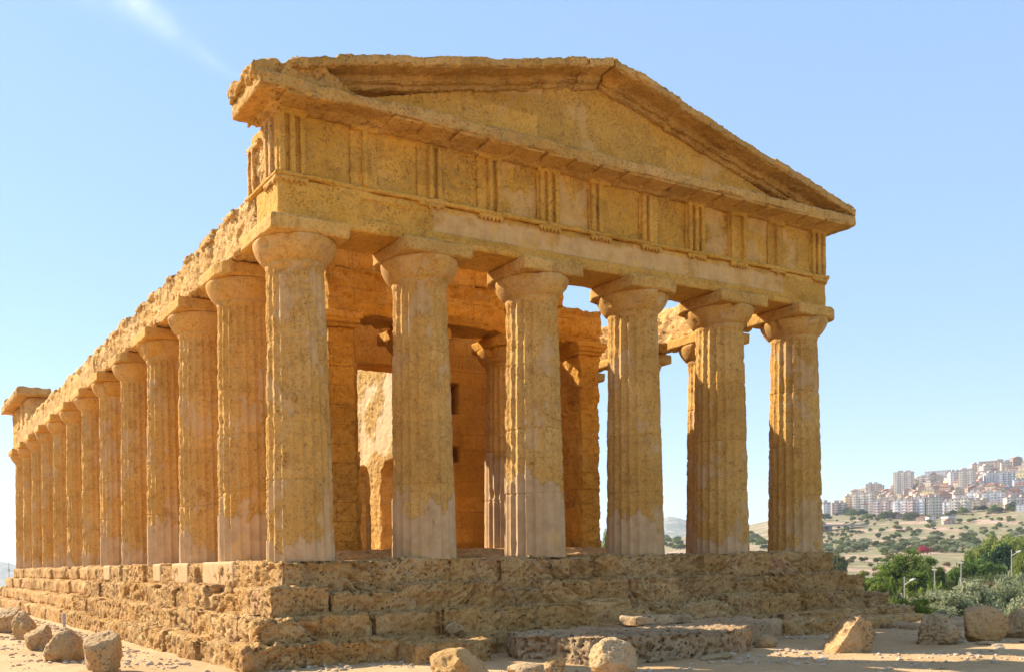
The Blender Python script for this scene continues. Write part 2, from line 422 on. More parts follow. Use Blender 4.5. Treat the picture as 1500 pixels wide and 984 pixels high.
def echinus_mesh(seed, n=96):
    prof = [(0.600, ZS - 0.005), (0.612, ZS + 0.012), (0.604, ZS + 0.028), (0.622, ZS + 0.045), (0.614, ZS + 0.062), (0.645, ZS + 0.075),
            (0.690, 6.05), (0.735, 6.105), (0.775, 6.165), (0.808, 6.22), (0.834, 6.28), (0.856, 6.34), (0.866, 6.385), (0.866, 6.41), (0.850, 6.432), (0.81, 6.45)]
    th = np.arange(n) / n * 2 * np.pi
    pr = np.array(prof); nz = len(pr)
    TH, K = np.meshgrid(th, np.arange(nz)); TH = TH.ravel(); K = K.ravel()
    r = pr[K, 0]; z = pr[K, 1]
    P = np.stack([np.cos(TH) * r, np.sin(TH) * r, z], 1)
    S = P + seed * 3.3
    q = fbm(S, 1.4, 2)
    r = r - 0.09 * sstep(0.33, 0.5, q) * (r - 0.6) / 0.24 * (1 + fbm(S, 7, 2)) - 0.004 * np.abs(fbm(S, 6, 3))
    V = np.stack([np.cos(TH) * r, np.sin(TH) * r, z], 1)
    i = np.arange(nz - 1)[:, None] * n; j = np.arange(n)[None]; j2 = (j + 1) % n
    F = np.stack([i + j, i + j2, i + n + j2, i + n + j], -1).reshape(-1, 4)
    me = mesh_np('echinus', V, F)
    setattr_f(me, 'stucco', 0.35 * sstep(-0.2, 0.3, fbm(S, 2, 3)))
    return me
def abacus_mesh(seed, broken=(), voxel=0.03):
    a = 0.86; bm = bmesh.new()
    pts = [(-a, -a), (a, -a), (a, a), (-a, a)]; poly = []
    for k, p in enumerate(pts):
        if k in broken:
            c = 0.42 if k != 3 else 0.5
            q = pts[(k - 1) % 4]; s = pts[(k + 1) % 4]
            poly.append((p[0] + (q[0] - p[0]) / 1.72 * c, p[1] + (q[1] - p[1]) / 1.72 * c))
            poly.append((p[0] * 0.86, p[1] * 0.86))
            poly.append((p[0] + (s[0] - p[0]) / 1.72 * c * 0.6, p[1] + (s[1] - p[1]) / 1.72 * c * 0.6))
        else: poly.append(p)
    bm_prism(bm, poly, 'z', 6.43, 6.735)
    me = remesh(bm, voxel)
    erode(me, amp=0.010, scale=4, seed=seed, chip=0.025)
    return me
_cache = {}
def column(x, y, seed, hi=True, broken=(), worn=-0.05, st_h=1.0, rot=0):
    c = empty('column', (x, y, 0)); c.parent = temple
    key = (seed, hi)
    if key not in _cache:
        if hi: s = shaft_mesh(seed, 10, 0.036, worn, st_h)
        else: s = shaft_mesh(seed, 6, 0.10, worn, st_h)
        _cache[key] = (s, echinus_mesh(seed, 96 if hi else 48), abacus_mesh(seed, broken, 0.03 if hi else 0.06))
    s, e, a = _cache[key]
    sh = link('shaft', s, M_col, c); sh.rotation_euler.z = rot * math.pi / 10
    link('echinus', e, M_cap, c)
    link('abacus', a, M_cap, c)
    return c
# front row: the six columns under the pediment; broken abacus corners as seen
front_spec = [((), 0.05, 0.35), ((3,), 0.08, 1.25), ((3,), 0.0, 1.75), ((3, 1), 0.02, 0.9), ((3,), -0.05, 0.4), ((1,), -0.1, 0.2)]
for i in range(6):
    br, wn, sh = front_spec[i]
    column(FX[i], 0.76, 1.0 + i * 1.7, True, br, wn, sh)
for k in range(1, 12):      # south flank
    if k <= 5: column(FX[0], FY[k], 20.0 + k * 1.3, True, (0, 3) if k in (1, 4) else ((3,) if k == 6 else ()), 0.04, 0.6 + 0.5 * (k % 2))
    else: column(FX[0], FY[k], 40.0 + (k % 4) * 1.9, False, (3,) if k % 4 == 1 else (), 0.05, 0.5, rot=k * 3)
for k in range(1, 12):      # north flank
    if k == 1: column(FX[5], FY[k], 60.0, True, (0,), 0.25, 0.9)
    else: column(FX[5], FY[k], 40.0 + (k % 4) * 1.9, False, (), 0.1, 0.5, rot=k * 7)
for i in range(6): column(FX[i], FY[12], 40.0 + (i % 4) * 1.9, False, (), 0.05, 0.5, rot=i * 3 + 1)

# --- stepped base
def step_blocks(a, b, seed, fn, mean=1.35, gap=0.05, jit=0.075):
    r = random.Random(seed); t = a; out = []
    while t < b - 0.3:
        l = mean * r.uniform(0.7, 1.3)
        if t + l > b - 0.4: l = b - t
        gp = r.choice((-0.02, 0.5, 1.0, 1.1)) * gap; out.append(fn(t + gap * 0.2, t + l - gp, r.uniform(-jit, jit), r.uniform(-jit * 0.9, jit * 0.3) - (0.14 if r.random() < 0.13 else 0), r)); t += l
    return out
base = empty('stepped_base'); base.parent = temple
levels = [(0.0, 0.0, -0.52), (0.45, -0.52, -1.03), (0.90, -1.03, -1.52), (1.35, -1.52, -2.15)]
for n, (o, zt, zb) in enumerate(levels):
    fr = step_blocks(-o, W + o, 10 + n, lambda a, b, j, k, r: (a, -o + j, zb - (0.25 if n < 3 else 0.02), b, -o + 1.1, zt + k * (0.4 if n == 0 else 1)))
    if n == 3:
        fr = [q for q in fr if not (1.9 < q[0] < 4.5)]
        fr += [(1.9, -1.15, -2.1, 4.8, -0.4, -1.56), (3.0, -1.34, -2.1, 4.2, -0.5, -1.62)]
    m = stone('step', fr, 0.035, M_step, base, seed=n + 1.0, amp=0.05, scale=2.8, pits=0.06, strata=0.08, chip=0.20, big=0.05, frac=0.012)
    le = step_blocks(-o + 1.0 if n else 1.0, 17.0, 20 + n, lambda a, b, j, k, r: (-o + j, a, zb - (0.25 if n < 3 else 0.02), -o + 1.1, b, zt + k * (0.4 if n == 0 else 1)))
    stone('step', le, 0.042, M_step, base, seed=n + 5.0, amp=0.045, scale=3.0, pits=0.06, strata=0.07, big=0.05, frac=0.02, chip=0.10)
    le = step_blocks(17.02, L + o, 30 + n, lambda a, b, j, k, r: (-o + j, a, zb - 0.02, -o + 1.1, b, zt + k * 0.4))
    stone('step', le, 0.07, M_step, base, seed=n + 9.0, amp=0.08, scale=2.2, chip=0.08)
    ri = step_blocks(-o + 1.12, L + o, 40 + n, lambda a, b, j, k, r: (W + o - 1.1, a, zb - 0.02, W + o + j, b, zt + k * 0.4))
    stone('step', ri, 0.08, M_step, base, seed=n + 13.0, amp=0.08, scale=2.2, chip=0.08)
    stone('step', step_blocks(-o + 1.1, W + o - 1.1, 50 + n, lambda a, b, j, k, r: (a, L + o - 1.1, zb - 0.02, b, L + o + j, zt + k * 0.4)), 0.1, M_step, base, seed=n + 17.0, amp=0.06, scale=2.2)
stone('pavement', [(0.9, 0.9, -0.6, W - 0.9, L - 0.9, -0.035)], 0.09, M_step, base, seed=3.3, amp=0.05, scale=1.6)
# pale repair blocks under the flank columns
for (y0, y1, z0, z1) in ((2.6, 4.7, -0.55, 0.012), (8.4, 9.2, -0.5, 0.01), (5.9, 7.3, -0.53, 0.005), (14.6, 15.6, -0.5, 0.01)):
    stone('repair_block', [(-0.07, y0, z0, 0.5, y1, z1)], 0.04, M_cap, base, seed=y0 + 2, amp=0.012, scale=2, stucco=lambda V: np.full(len(V), 0.9))

# --- front entablature
E0 = 0.167
TRI = [0.49, 2.12, 3.72, 5.28, 6.94, 8.48, 10.10, 11.68, 13.22, 14.74, 16.43]
TW = 0.64
def triglyph(parent, x, y, z0, z1, axis, seed, mat, damage=0.0, voxel=0.017, depth=0.115, out=-1):
    """axis 'x': spreads along x, faces -y (out=-1) ; axis 'y': spreads along y, faces -x"""
    bm = bmesh.new()
    h = TW / 2; g = 0.105; d = depth
    segs = [(-h + 0.04, -h + 0.155), (-h + 0.155 + g, h - 0.155 - g), (h - 0.155, h - 0.04)]
    r = random.Random(seed)
    def bx(a, b, c, e, f, k):
        if axis == 'x': bm_box(bm, x + a, min(y, y + out * k), c, x + b, max(y, y + out * k) + 0.12, e) if out < 0 else bm_box(bm, x + a, y - 0.12, c, x + b, y + k, e)
        else: bm_box(bm, min(x, x + out * k), y + a, c, max(x, x + out * k) + 0.12, y + b, e) if out < 0 else bm_box(bm, x - 0.12, y + a, c, x + k, y + b, e)
    bx(-h + 0.01, h - 0.01, z0, z1, 0, 0.018)
    zt = z1 - 0.13
    for k, (a, b) in enumerate(segs):
        if damage and r.random() < damage: continue
        bx(a - 0.0, b + 0.0, z0, zt + 0.01, 0, d)
    if not damage or r.random() > damage: bx(-h, h, zt, z1, 0, d)
    me = remesh(bm, voxel); me.name = 'triglyph'
    erode(me, amp=0.007 + 0.03 * damage, scale=5, seed=seed, chip=0.012 + 0.05 * damage, pits=0.03 * damage)
    return link('triglyph', me, mat, parent)
def regula(parent, x, y, z, axis, seed, mat, out=-1, gone=0.25):
    bm = bmesh.new(); h = TW / 2; r = random.Random(seed)
    if axis == 'x':
        y0, y1 = sorted((y, y + out * 0.058)); bm_box(bm, x - h, y0 - (0 if out < 0 else 0.05), z - 0.075, x + h, y1 + (0.05 if out < 0 else 0), z)
        for k in range(6):
            if r.random() > gone: bm_cyl(bm, x - h + TW * (k + 0.5) / 6, y + out * 0.03, z - 0.135, z - 0.07, 0.033, 0.026, 8)
    else:
        x0, x1 = sorted((x, x + out * 0.058)); bm_box(bm, x0 - (0 if out < 0 else 0.05), y - h, z - 0.075, x1 + (0.05 if out < 0 else 0), y + h, z)
        for k in range(6):
            if r.random() > gone: bm_cyl(bm, x + out * 0.03, y - h + TW * (k + 0.5) / 6, z - 0.135, z - 0.07, 0.033, 0.026, 8)
    me = remesh(bm, 0.018); erode(me, amp=0.01, scale=6, seed=seed); me.name = 'regula'
    return link('regula', me, mat, parent)

def arch_stucco(V):
    x, y, z = V[:, 0], V[:, 1], V[:, 2]
    n = fbm(V, 1.7, 4)
    a = sstep(-0.02, 0.02, x - 3.78) * sstep(0.02, -0.02, x - 14.97)
    b = sstep(-0.015, 0.015, z - 7.0) * sstep(0.05, -0.05, z - 7.46 + 0.13 * n)
    return 0.8 * a * b * sstep(1.0, 0.5, y) * np.clip(1.0 + 0.9 * n, 0.35, 1)
arch = stone('architrave', [(E0, E0, ZA0, W - E0, 1.35, ZA1 - 0.09)], 0.033, M_ent, temple, seed=2.2, amp=0.02, scale=2.4, chip=0.035, stucco=arch_stucco)
# sunken panel in the second bay, cut by lowering its face
V = getco(arch.data)
m_ = (V[:, 0] > 2.0) & (V[:, 0] < 3.77) & (V[:, 2] > 7.0) & (V[:, 2] < 7.40) & (V[:, 1] < 0.4)
V[m_, 1] += 0.045
m_ = (V[:, 0] > 3.80) & (V[:, 0] < 14.95) & (V[:, 2] > 7.0) & (V[:, 1] < 0.4)
V[m_, 1] += 0.018
setco(arch.data, V)
tb = [(E0 - 0.062, E0 - 0.062, ZA1 - 0.095, 1.35, 0.5, ZA1), (1.96 + 0.3, E0 - 0.062, ZA1 - 0.10, 8.0, 0.5, ZA1), (7.99, E0 - 0.062, ZA1 - 0.095, 12.2, 0.5, ZA1 - 0.01), (12.19, E0 - 0.062, ZA1 - 0.1, W - E0 + 0.062, 0.5, ZA1),
      (1.2, E0 - 0.01, ZA1 - 0.1, 2.4, 0.5, ZA1), (E0 - 0.062, 0.4, ZA1 - 0.095, 0.6, 1.75, ZA1), (W - 0.6, 0.4, ZA1 - 0.095, W - E0 + 0.062, 1.75, ZA1)]
stone('taenia', tb, 0.024, M_ent, temple, seed=4.4, amp=0.022, scale=3.5, chip=0.025)
for i, x in enumerate(TRI):
    if i == 1: continue
    regula(temple, x, E0, ZA1 - 0.092, 'x', i * 3 + 1, M_ent, gone=0.1 + 0.3 * (i in (2, 9)))
frieze = stone('frieze', [(0.235, 0.30, ZA1 - 0.01, W - 0.235, 1.3, ZF1 + 0.03), (0.235, 0.235, ZA1 - 0.01, 1.3, 1.72, ZF1 + 0.02), (W - 1.3, 0.235, ZA1 - 0.01, W - 0.235, 1.72, ZF1 + 0.02)], 0.05, M_ent, temple, seed=5, amp=0.02, scale=3, chip=0.03)
dmg = [0.1, 0.35, 0.45, 0.4, 0.05, 0.08, 0.3, 0.15, 0.1, 0.2, 0.02]
for i, x in enumerate(TRI): triglyph(frieze, x, 0.235, ZA1 - 0.01, ZF1, 'x', 70 + i, M_ent, damage=dmg[i])
for i in range(10):
    a = TRI[i] + TW / 2 - 0.03; b = TRI[i + 1] - TW / 2 + 0.03
    rough_ = i in (2, 6, 7); pl = i in (3, 4, 7, 8, 9)
    def ms(V, i=i, pl=pl):
        return (sstep(-0.05, 0.12, fbm(V + i * 9.1, 1.6, 4)) * (0.5 if pl else 0.0))
    stone('metope', [(a, 0.262, ZA1 - 0.005, b, 0.36, ZF1 - 0.14), (a, 0.235, ZF1 - 0.15, b, 0.36, ZF1)], 0.03, M_ent, frieze, seed=30 + i, amp=0.06 if rough_ else 0.008, scale=3.2, pits=0.05 if rough_ else 0.0, stucco=ms)
# returns round the corners on both flanks
triglyph(frieze, 0.235, 0.49, ZA1 - 0.01, ZF1, 'y', 91, M_flank, damage=0.15)
triglyph(frieze, 0.235, 1.42, ZA1 - 0.01, ZF1 - 0.25, 'y', 92, M_flank, damage=0.5)
triglyph(frieze, W - 0.235, 0.49, ZA1 - 0.01, ZF1, 'y', 93, M_ent, out=1)
regula(temple, E0, 0.49, ZA1 - 0.092, 'y', 55, M_flank)
regula(temple, W - E0, 0.49, ZA1 - 0.092, 'y', 56, M_ent, out=1)

stone('return_metope', [(E0 + 0.025, 0.75, ZA1 - 0.01, 0.5, 1.75, ZF1 - 0.2)], 0.035, M_flank, temple, seed=61, amp=0.04, scale=5.5, pits=0.04, chip=0.06, frac=0.06)
# cornice with mutules
cb = []
rr = random.Random(5)
x = -0.36
while x < 17.3:
    l = rr.uniform(0.75, 1.0)
    if x + l > 17.2: l = 17.30 - x
    cb.append((x + 0.006, -0.38 + rr.uniform(-0.02, 0.02), 8.955 + rr.uniform(-0.02, 0.02), x + l - 0.006, 0.6, 9.235 + rr.uniform(-0.035, 0.02)))
    x += l
cb += [(0.0, 0.02, 8.88, W - 0.0, 0.5, 9.0), (0.10, 0.12, 8.84, W - 0.1, 0.5, 8.9),
       (-0.38, -0.30, 8.96, 0.8, 1.25, 9.28), (0.02, 0.1, 8.86, 0.8, 1.1, 9.0), (W - 0.8, -0.30, 8.96, 17.30, 1.3, 9.24), (W - 0.8, 0.1, 8.86, W, 1.3, 9.0)]
cornice = stone('cornice', cb, 0.032, M_corn, temple, seed=6, amp=0.016, scale=5, chip=0.045, pits=0.02, frac=0.012)
nm = 21
for k in range(nm):
    x = 0.49 + (16.43 - 0.49) * k / (nm - 1)
    if k in (1, 2): continue
    bm = bmesh.new()
    bm_prism(bm, [(-0.355, 8.98), (-0.355, 8.925), (0.10, 8.875), (0.10, 8.98)], 'x', x - 0.345, x + 0.345)
    me = remesh(bm, 0.022); erode(me, amp=0.010, scale=4, seed=k + 0.5, chip=0.015); me.name = 'mutule'
    link('mutule', me, M_corn, cornice)
# the eroded corner lump that overhangs the south flank
bm = bmesh.new()
bm_prism(bm, [(-0.46, 9.26), (-0.46, 9.52), (0.0, 9.60), (0.6, 9.55), (0.6, 8.95), (0.0, 8.92), (-0.18, 9.15)], 'y', -0.2, 1.28)
bm_prism(bm, [(0.05, 8.8), (-0.16, 9.2), (0.6, 9.5), (0.6, 8.8)], 'y', 0.1, 1.1)
me = remesh(bm, 0.04); erode(me, amp=0.12, scale=1.8, seed=3.9, chip=0.08, pits=0.04, frac=0.04); me.name = 'corner_block'
link('corner_block', me, M_corn, temple)

# pediment
ped = empty('pediment'); ped.parent = temple
APX, APZ = 8.46, 11.53
def rake_z(x): return APZ - (0.232 * (APX - x) if x < APX else 0.236 * (x - APX))
stone('tympanum', [], 0.045, M_ent, ped, seed=7, amp=0.02, scale=2.4, prisms=[([(0.6, 9.1), (16.3, 9.1), (APX + 0.2, APZ - 0.3), (APX - 0.2, APZ - 0.3)], 'y', 0.27, 0.85)],
      stucco=lambda V: 0.5 * sstep(0.2, 0.4, fbm(V, 0.8, 4)))
def rake(xs, seed):
    bm = bmesh.new(); r = random.Random(seed)
    for a, b in zip(xs[:-1], xs[1:]):
        j = r.uniform(-0.05, 0.04); jy = r.uniform(-0.05, 0.05)
        a2, b2 = (a + 0.012, b - 0.012) if a < b else (a - 0.012, b + 0.012)
        zA, zB = rake_z(a2) + j, rake_z(b2) + j
        bm_prism(bm, [(a2, zA), (b2, zB), (b2, zB - 0.22), (a2, zA - 0.22)], 'y', -0.38 + jy, 0.95)      # slab
        bm_prism(bm, [(a2, zA - 0.20), (b2, zB - 0.20), (b2, zB - 0.36), (a2, zA - 0.36)], 'y', 0.06 + jy * 0.5, 0.8)
        bm_prism(bm, [(a2, zA - 0.35), (b2, zB - 0.35), (b2, zB - 0.46), (a2, zA - 0.46)], 'y', 0.17 + jy * 0.5, 0.8)
    me = remesh(bm, 0.03); erode(me, amp=0.022, scale=5, seed=seed, chip=0.07, pits=0.02, frac=0.02); me.name = 'raking_cornice'
    return link('raking_cornice', me, M_corn, ped)
rake([0.35, 1.25, 2.95, 4.9, 6.5, 7.7, 8.46], 11)
rake([8.46, 9.15, 10.6, 12.05, 14.0, 15.6, 17.32], 12)
# worn lumps where the left end of the raking cornice is broken off
bm = bmesh.new()
bm_prism(bm, [(0.0, 9.15), (0.1, 9.50), (0.4, 9.65), (1.0, 9.65), (1.5, 9.4), (1.8, 9.2)], 'y', -0.30, 0.9)
me = remesh(bm, 0.035); erode(me, amp=0.08, scale=3.0, seed=8.8, chip=0.08, pits=0.04, frac=0.05); me.name = 'broken_end'
link('broken_end', me, M_corn, ped)

# --- flank entablatures
def flank(x0, x1, outer, seed, vox, mat):
    rr = random.Random(seed); bx = []
    y = 1.36
    while y < L - 1.4:
        l = rr.uniform(1.4, 1.75)
        l = min(l, L - 1.36 - y)
        j = rr.uniform(-0.015, 0.02)
        bx.append((x0 + (j if outer < 0 else 0), y + 0.008, ZA0, x1 - (j if outer > 0 else 0), y + l - 0.008, 7.66))
        y += l
        if l < 0.3: break
    y = 1.75
    while y < L - 1.8:
        l = rr.uniform(0.5, 1.2); h = rr.uniform(0.16, 0.40) if rr.random() > 0.12 else rr.uniform(0.02, 0.12)
        if y < 2.4: h = 0.35
        xa = x0 + 0.12 + rr.uniform(-0.05, 0.1); xb = x1 - 0.12
        bx.append((xa, y, 7.6, xb, min(y + l, L - 1.8), 7.62 + h)); y += l
    y = 2.6
    while y < L - 2:      # stubs of regulae and taenia along the outer edge
        e = x0 - 0.055 if outer < 0 else x1 + 0.055
        bx.append((min(e, x0 + 0.3) if outer < 0 else x1 - 0.3, y, 7.52 + rr.uniform(0, 0.1), x0 + 0.3 if outer < 0 else e, y + rr.uniform(0.25, 0.8), 7.70 + rr.uniform(0, 0.10)))
        y += 0.8 + rr.uniform(0.5, 1.0)
    return bx
fb = flank(E0, 1.32, -1, 3, 0.045, M_flank)
fa = stone('architrave', [b for b in fb if b[1] < 16], 0.042, M_flank, temple, seed=21, amp=0.03, scale=6.0, pits=0.03, chip=0.08, frac=0.05)
stone('architrave', [b for b in fb if b[1] >= 16], 0.07, M_flank, temple, seed=22, amp=0.05, scale=3.2, pits=0.02, chip=0.05)
fb = flank(W - 1.32, W - E0, 1, 4, 0.07, M_flank)
fb = [(q[0], q[1], q[2], q[3], q[4], q[5] if not (q[2] > 7 and 5 < q[1] < 15) else q[2] + 0.15 + 0.3 * math.sin(q[1]) ** 2) for q in fb]
stone('architrave', fb, 0.065, M_flank, temple, seed=23, amp=0.05, scale=3.4, strata=0.04, chip=0.08, frac=0.07)
# --- rear entablature and pediment
rear = empty('rear_facade'); rear.parent = temple
stone('architrave', [(E0, L - 1.35, ZA0, W - E0, L - E0, ZA1)], 0.1, M_ent, rear, seed=24, amp=0.03, scale=3)
stone('frieze', [(0.23, L - 1.35, ZA1, W - 0.23, L - 0.23, ZF1)] + [(x - 0.32, L - 1.42, ZA1, x + 0.32, L - E0, ZF1) for x in TRI] + [(0.23, L - 1.75, ZA1, 1.3, L - 0.5, ZF1), (E0, L - 1.9, ZA1, 1.3, L - 1.55, ZF1 - 0.1)], 0.07, M_ent, rear, seed=25, amp=0.03, scale=3)
stone('cornice', [(-0.36, L - 1.4, 8.90, 17.3, L + 0.38, 9.34)], 0.09, M_flank, rear, seed=26, amp=0.05, scale=3)  # cornice and pediment: lighter stone colour stands in for sunlight on this shaded end
stone('pediment', [], 0.09, M_flank, rear, seed=27, amp=0.05, scale=3, prisms=[([(0.6, 9.1), (16.3, 9.1), (APX, APZ - 0.1)], 'y', L - 1.0, L - 0.3),
      ([(-0.34, 9.2), (-0.34, 9.52), (APX, APZ), (17.3, 9.5), (17.3, 9.2)], 'y', L - 1.3, L - 0.2)])

stone('frieze_return', [(0.24, 33.6, 7.60, 1.25, L - 1.3, 8.92), (E0, 33.7, 7.60, 0.6, 34.35, 8.9), (E0, 35.3, 7.60, 0.6, 35.95, 8.9), (E0, 36.9, 7.60, 0.6, 37.55, 8.9)], 0.07, M_flank, rear, seed=62, amp=0.05, scale=3, chip=0.06)
stone('cornice_return', [(-0.36, 33.1, 8.92, 1.35, L, 9.34), (-0.2, 34.5, 9.2, 1.2, 37, 9.5)], 0.07, M_flank, rear, seed=63, amp=0.07, scale=2.6, chip=0.08)
# --- cella
cella = empty('cella'); cella.parent = temple
CY = 5.36
stone('floor', [(3.3, 4.9, -0.1, 13.6, 34.5, 0.10), (3.6, 5.2, 0.0, 13.3, 34.3, 0.27)], 0.07, M_step, cella, seed=31, amp=0.05, scale=1.8, chip=0.06)
def nave_wall(x0, x1, seed, vox):
    bx = ([(x0, 9.6, 7.0, x1, 22.0, 9.1), (x0, 21.9, 7.0, x1, 25.0, 8.4)] if x0 > 10 else []) + [(x0, 9.3, 0.2, x1, 12.2, 7.4), (x0, 12.1, 4.25, x1, 30.0, 7.35 + 0.2), (x0, 28.6, 0.2, x1, 33.4, 7.5)]
    y = 12.2
    arches = [17.15 + 2.72 * k for k in range(-1, 5)]
    edges = [12.2] + sum([[a - 0.85, a + 0.85] for a in arches], []) + [28.7]
    for a, b in zip(edges[0::2], edges[1::2]): bx.append((x0, a, 0.2, x1, b, 4.3))
    for a in arches:
        for s in range(7):
            z = 3.45 + 0.85 * s / 7; zz = 3.45 + 0.85 * (s + 1) / 7 + 0.02
            hw = math.sqrt(max(0, 0.85 ** 2 - (z - 3.45) ** 2))
            bx.append((x0, a - 0.86, z, x1, a - hw, zz)); bx.append((x0, a + hw, z, x1, a + 0.86, zz))
    r = random.Random(seed); y = 9.4
    while y < 33:
        l = r.uniform(0.6, 1.6); bx.append((x0, y, 7.2, x1, min(33.3, y + l), 7.5 + r.uniform(0, 0.35))); y += l
    return bx
stone('nave_wall', nave_wall(12.4, 13.16, 3, .06), 0.055, M_nave, cella, seed=32, amp=0.05, scale=2.6, pits=0.04, chip=0.06,
      stucco=lambda V: 0.85 * sstep(-0.05, 0.25, fbm(V + 40, 0.5, 5)) * sstep(4.2, 4.8, V[:, 2] + 0.6 * fbm(V, 0.8, 3)))
stone('nave_wall', nave_wall(3.76, 4.52, 4, .06), 0.08, M_cella, cella, seed=33, amp=0.05, scale=2.6, chip=0.06)
stone('rear_wall', [(3.8, 29.0, 0.2, 6.5, 29.7, 7.5), (10.4, 29.0, 0.2, 13.1, 29.7, 7.5), (6.4, 29.0, 5.6, 10.5, 29.7, 7.5)], 0.09, M_cella, cella, seed=34, amp=0.04, scale=2.5)
# door wall with the two stair pylons
DX0, DX1 = 6.55, 9.72
door_b = [(4.4, 9.0, 0.2, DX0, 9.9, 8.7), (DX0 - 0.1, 9.0, 6.2, DX1 + 0.1, 9.9, 8.7),  # wall height raised to darken the porch interior
          (DX1, 9.0, 0.2, 10.06, 10.1, 8.7), (10.36, 9.0, 0.2, 12.5, 10.1, 8.7), (10.0, 9.0, 0.2, 10.4, 10.1, 3.2), (10.0, 9.0, 3.75, 10.4, 10.1, 4.8), (10.0, 9.0, 5.85, 10.4, 10.1, 8.65),
          (10.0, 9.85, 0.3, 12.5, 10.2, 7.5)]
stone('door_wall', door_b, 0.05, M_cella, cella, seed=35, amp=0.03, scale=2.6, chip=0.03, pits=0.015)
# side walls of the porch and the antae at their ends
for x0, x1, sd in ((3.80, 4.50, 36), (12.42, 13.12, 37)):
    stone('porch_wall', [(x0, CY + 0.8, 0.2, x1, 9.4, 8.6 if x0 < 5 else 7.5)], 0.055, M_cella, cella, seed=sd, amp=0.04, scale=2.6, chip=0.04)  # left wall made taller to keep light out of the porch
    x0 -= 0.04; x1 += 0.06
    extra = []
    if x0 < 5: extra = [(4.3, CY + 0.5, 0.2, 4.92, 6.6, 3.0), (4.3, CY + 0.5, 2.8, 4.78, 6.5, 3.35)]
    stone('anta', [(x0, CY, 0.25, x1, CY + 1.0, 6.25), (x0 - 0.03, CY - 0.03, 0.2, x1 + 0.03, CY + 1.0, 0.5)] + extra, 0.042, M_cella, cella, seed=sd + 5.0, amp=0.06, scale=3.0, pits=0.05, chip=0.07)
    stone('anta_capital', [(x0 - 0.05, CY - 0.05, 6.22, x1 + 0.05, CY + 1.02, 6.34), (x0 - 0.13, CY - 0.13, 6.33, x1 + 0.13, CY + 1.05, 6.45), (x0 - 0.20, CY - 0.18, 6.44, x1 + 0.20, CY + 1.08, 6.62)], 0.03, M_cella, cella, seed=sd + 9.0, amp=0.03, scale=3.0, chip=0.04)
# porch columns
for i, (px, rt) in enumerate(((6.86, 0), (10.02, 4))):
    c = empty('porch_column', (px, CY + 0.62, 0.22)); c.parent = cella
    s_ = shaft_mesh(80.0 + i, 7, 0.06, 0.02, 2.8, R0=0.70, R1=0.58, H=5.5)
    link('shaft', s_, M_col, c)
    e_ = echinus_mesh(81.0 + i, 72); V = getco(e_); V[:, 2] -= ZS - 5.5; setco(e_, V)
    link('echinus', e_, M_cella, c)
    a_ = abacus_mesh(83.0 + i, (3, 0) if i else (1,), 0.04); V = getco(a_); V[:, 2] -= ZS - 5.48; V[:, :2] *= 0.97; setco(a_, V)
    link('abacus', a_, M_cella, c)
pa = [(3.78, CY - 0.02, 6.60, 9.3, CY + 1.0, 7.80), (9.31, CY + 0.01, 6.52, 13.3, CY + 1.0, 7.62), (3.74, CY - 0.07, 7.72, 9.3, CY + 0.3, 7.80)]
stone('porch_architrave', pa, 0.05, M_cella, cella, seed=38, amp=0.08, scale=2.2, pits=0.06, chip=0.06)
pf = [(3.80, CY + 0.05, 7.78, 11.2, CY + 1.0, 8.85), (11.1, CY + 0.06, 7.58, 11.9, CY + 1.0, 8.15)]
for k in range(6): pf.append((3.78 + 1.58 * k, CY - 0.03, 7.78, 3.78 + 1.58 * k + 0.6, CY + 0.5, 8.8)) if k < 5 else None
stone('porch_frieze', pf, 0.05, M_cella, cella, seed=39, amp=0.05, scale=2.4, pits=0.03, chip=0.05)

# ------------------------------------------------------------------ slabs and boulders in front
def boulder(name, label, loc, size, seed, mat, group=None, cuts=9, cat='boulder', rz=0.0, tilt=(0, 0), vo=5, rough=1.0):
    bm = bmesh.new(); bmesh.ops.create_icosphere(bm, subdivisions=vo, radius=1.0)
    me = bpy.data.meshes.new(name); bm.to_mesh(me); bm.free()
    V = getco(me); rg = np.random.default_rng(seed)
    for _ in range(cuts):
        n = rg.normal(size=3); n[2] *= 0.8; n /= np.linalg.norm(n); d = rg.uniform(0.52, 0.80)
        k = V @ n; over = np.clip(k - d, 0, None); V = V - over[:, None] * n[None] * 0.96
    n = V / np.linalg.norm(V, axis=1)[:, None]
    cv, ce = cells(V + seed + 0.1 * np.stack([fbm(V + seed, 2, 2)] * 3, 1), 1.9)
    V = V + n * (0.07 * fbm(V + seed, 1.6, 3) + 0.035 * fbm(V + seed, 6, 4, 0.7) * rough - 0.05 * rough * sstep(0.15, 0.45, fbm(V + seed * 2, 6, 3)) + 0.09 * (cv - 0.5) * rough ** 0.5)[:, None]
    ex = V.max(0) - V.min(0)
    V = (V - (V.max(0) + V.min(0)) / 2) / ex * np.array(size)
    M = Matrix.Rotation(tilt[0], 3, 'X') @ Matrix.Rotation(tilt[1], 3, 'Y')
    V = V @ np.array(M).T
    V[:, 2] += -V[:, 2].min() - 0.09 * size[2] - 0.02
    V[:, 2] = np.maximum(V[:, 2], -0.10)
    setco(me, V); me.polygons.foreach_set('use_smooth', np.full(len(me.polygons), True))
    setattr_f(me, 'stucco', np.zeros(len(V)))
    o = link(name, me, mat); o.location = loc; o.rotation_euler.z = rz
    return tag(o, label, cat, group)
G = -2.0
GB = 'boulders lined up along the flank of the temple'
boulder('boulder', 'dark square-cut boulder nearest the viewer at the end of the left boulder row', (-3.38, 0.55, G), (0.72, 0.72, 0.86), 4, M_rockg, GB, rz=0.5)
boulder('boulder', 'widest rounded boulder with a golden face, second in the left boulder row', (-3.66, 2.95, G), (0.84, 0.8, 0.82), 25, M_rockg, GB, rz=1.2)
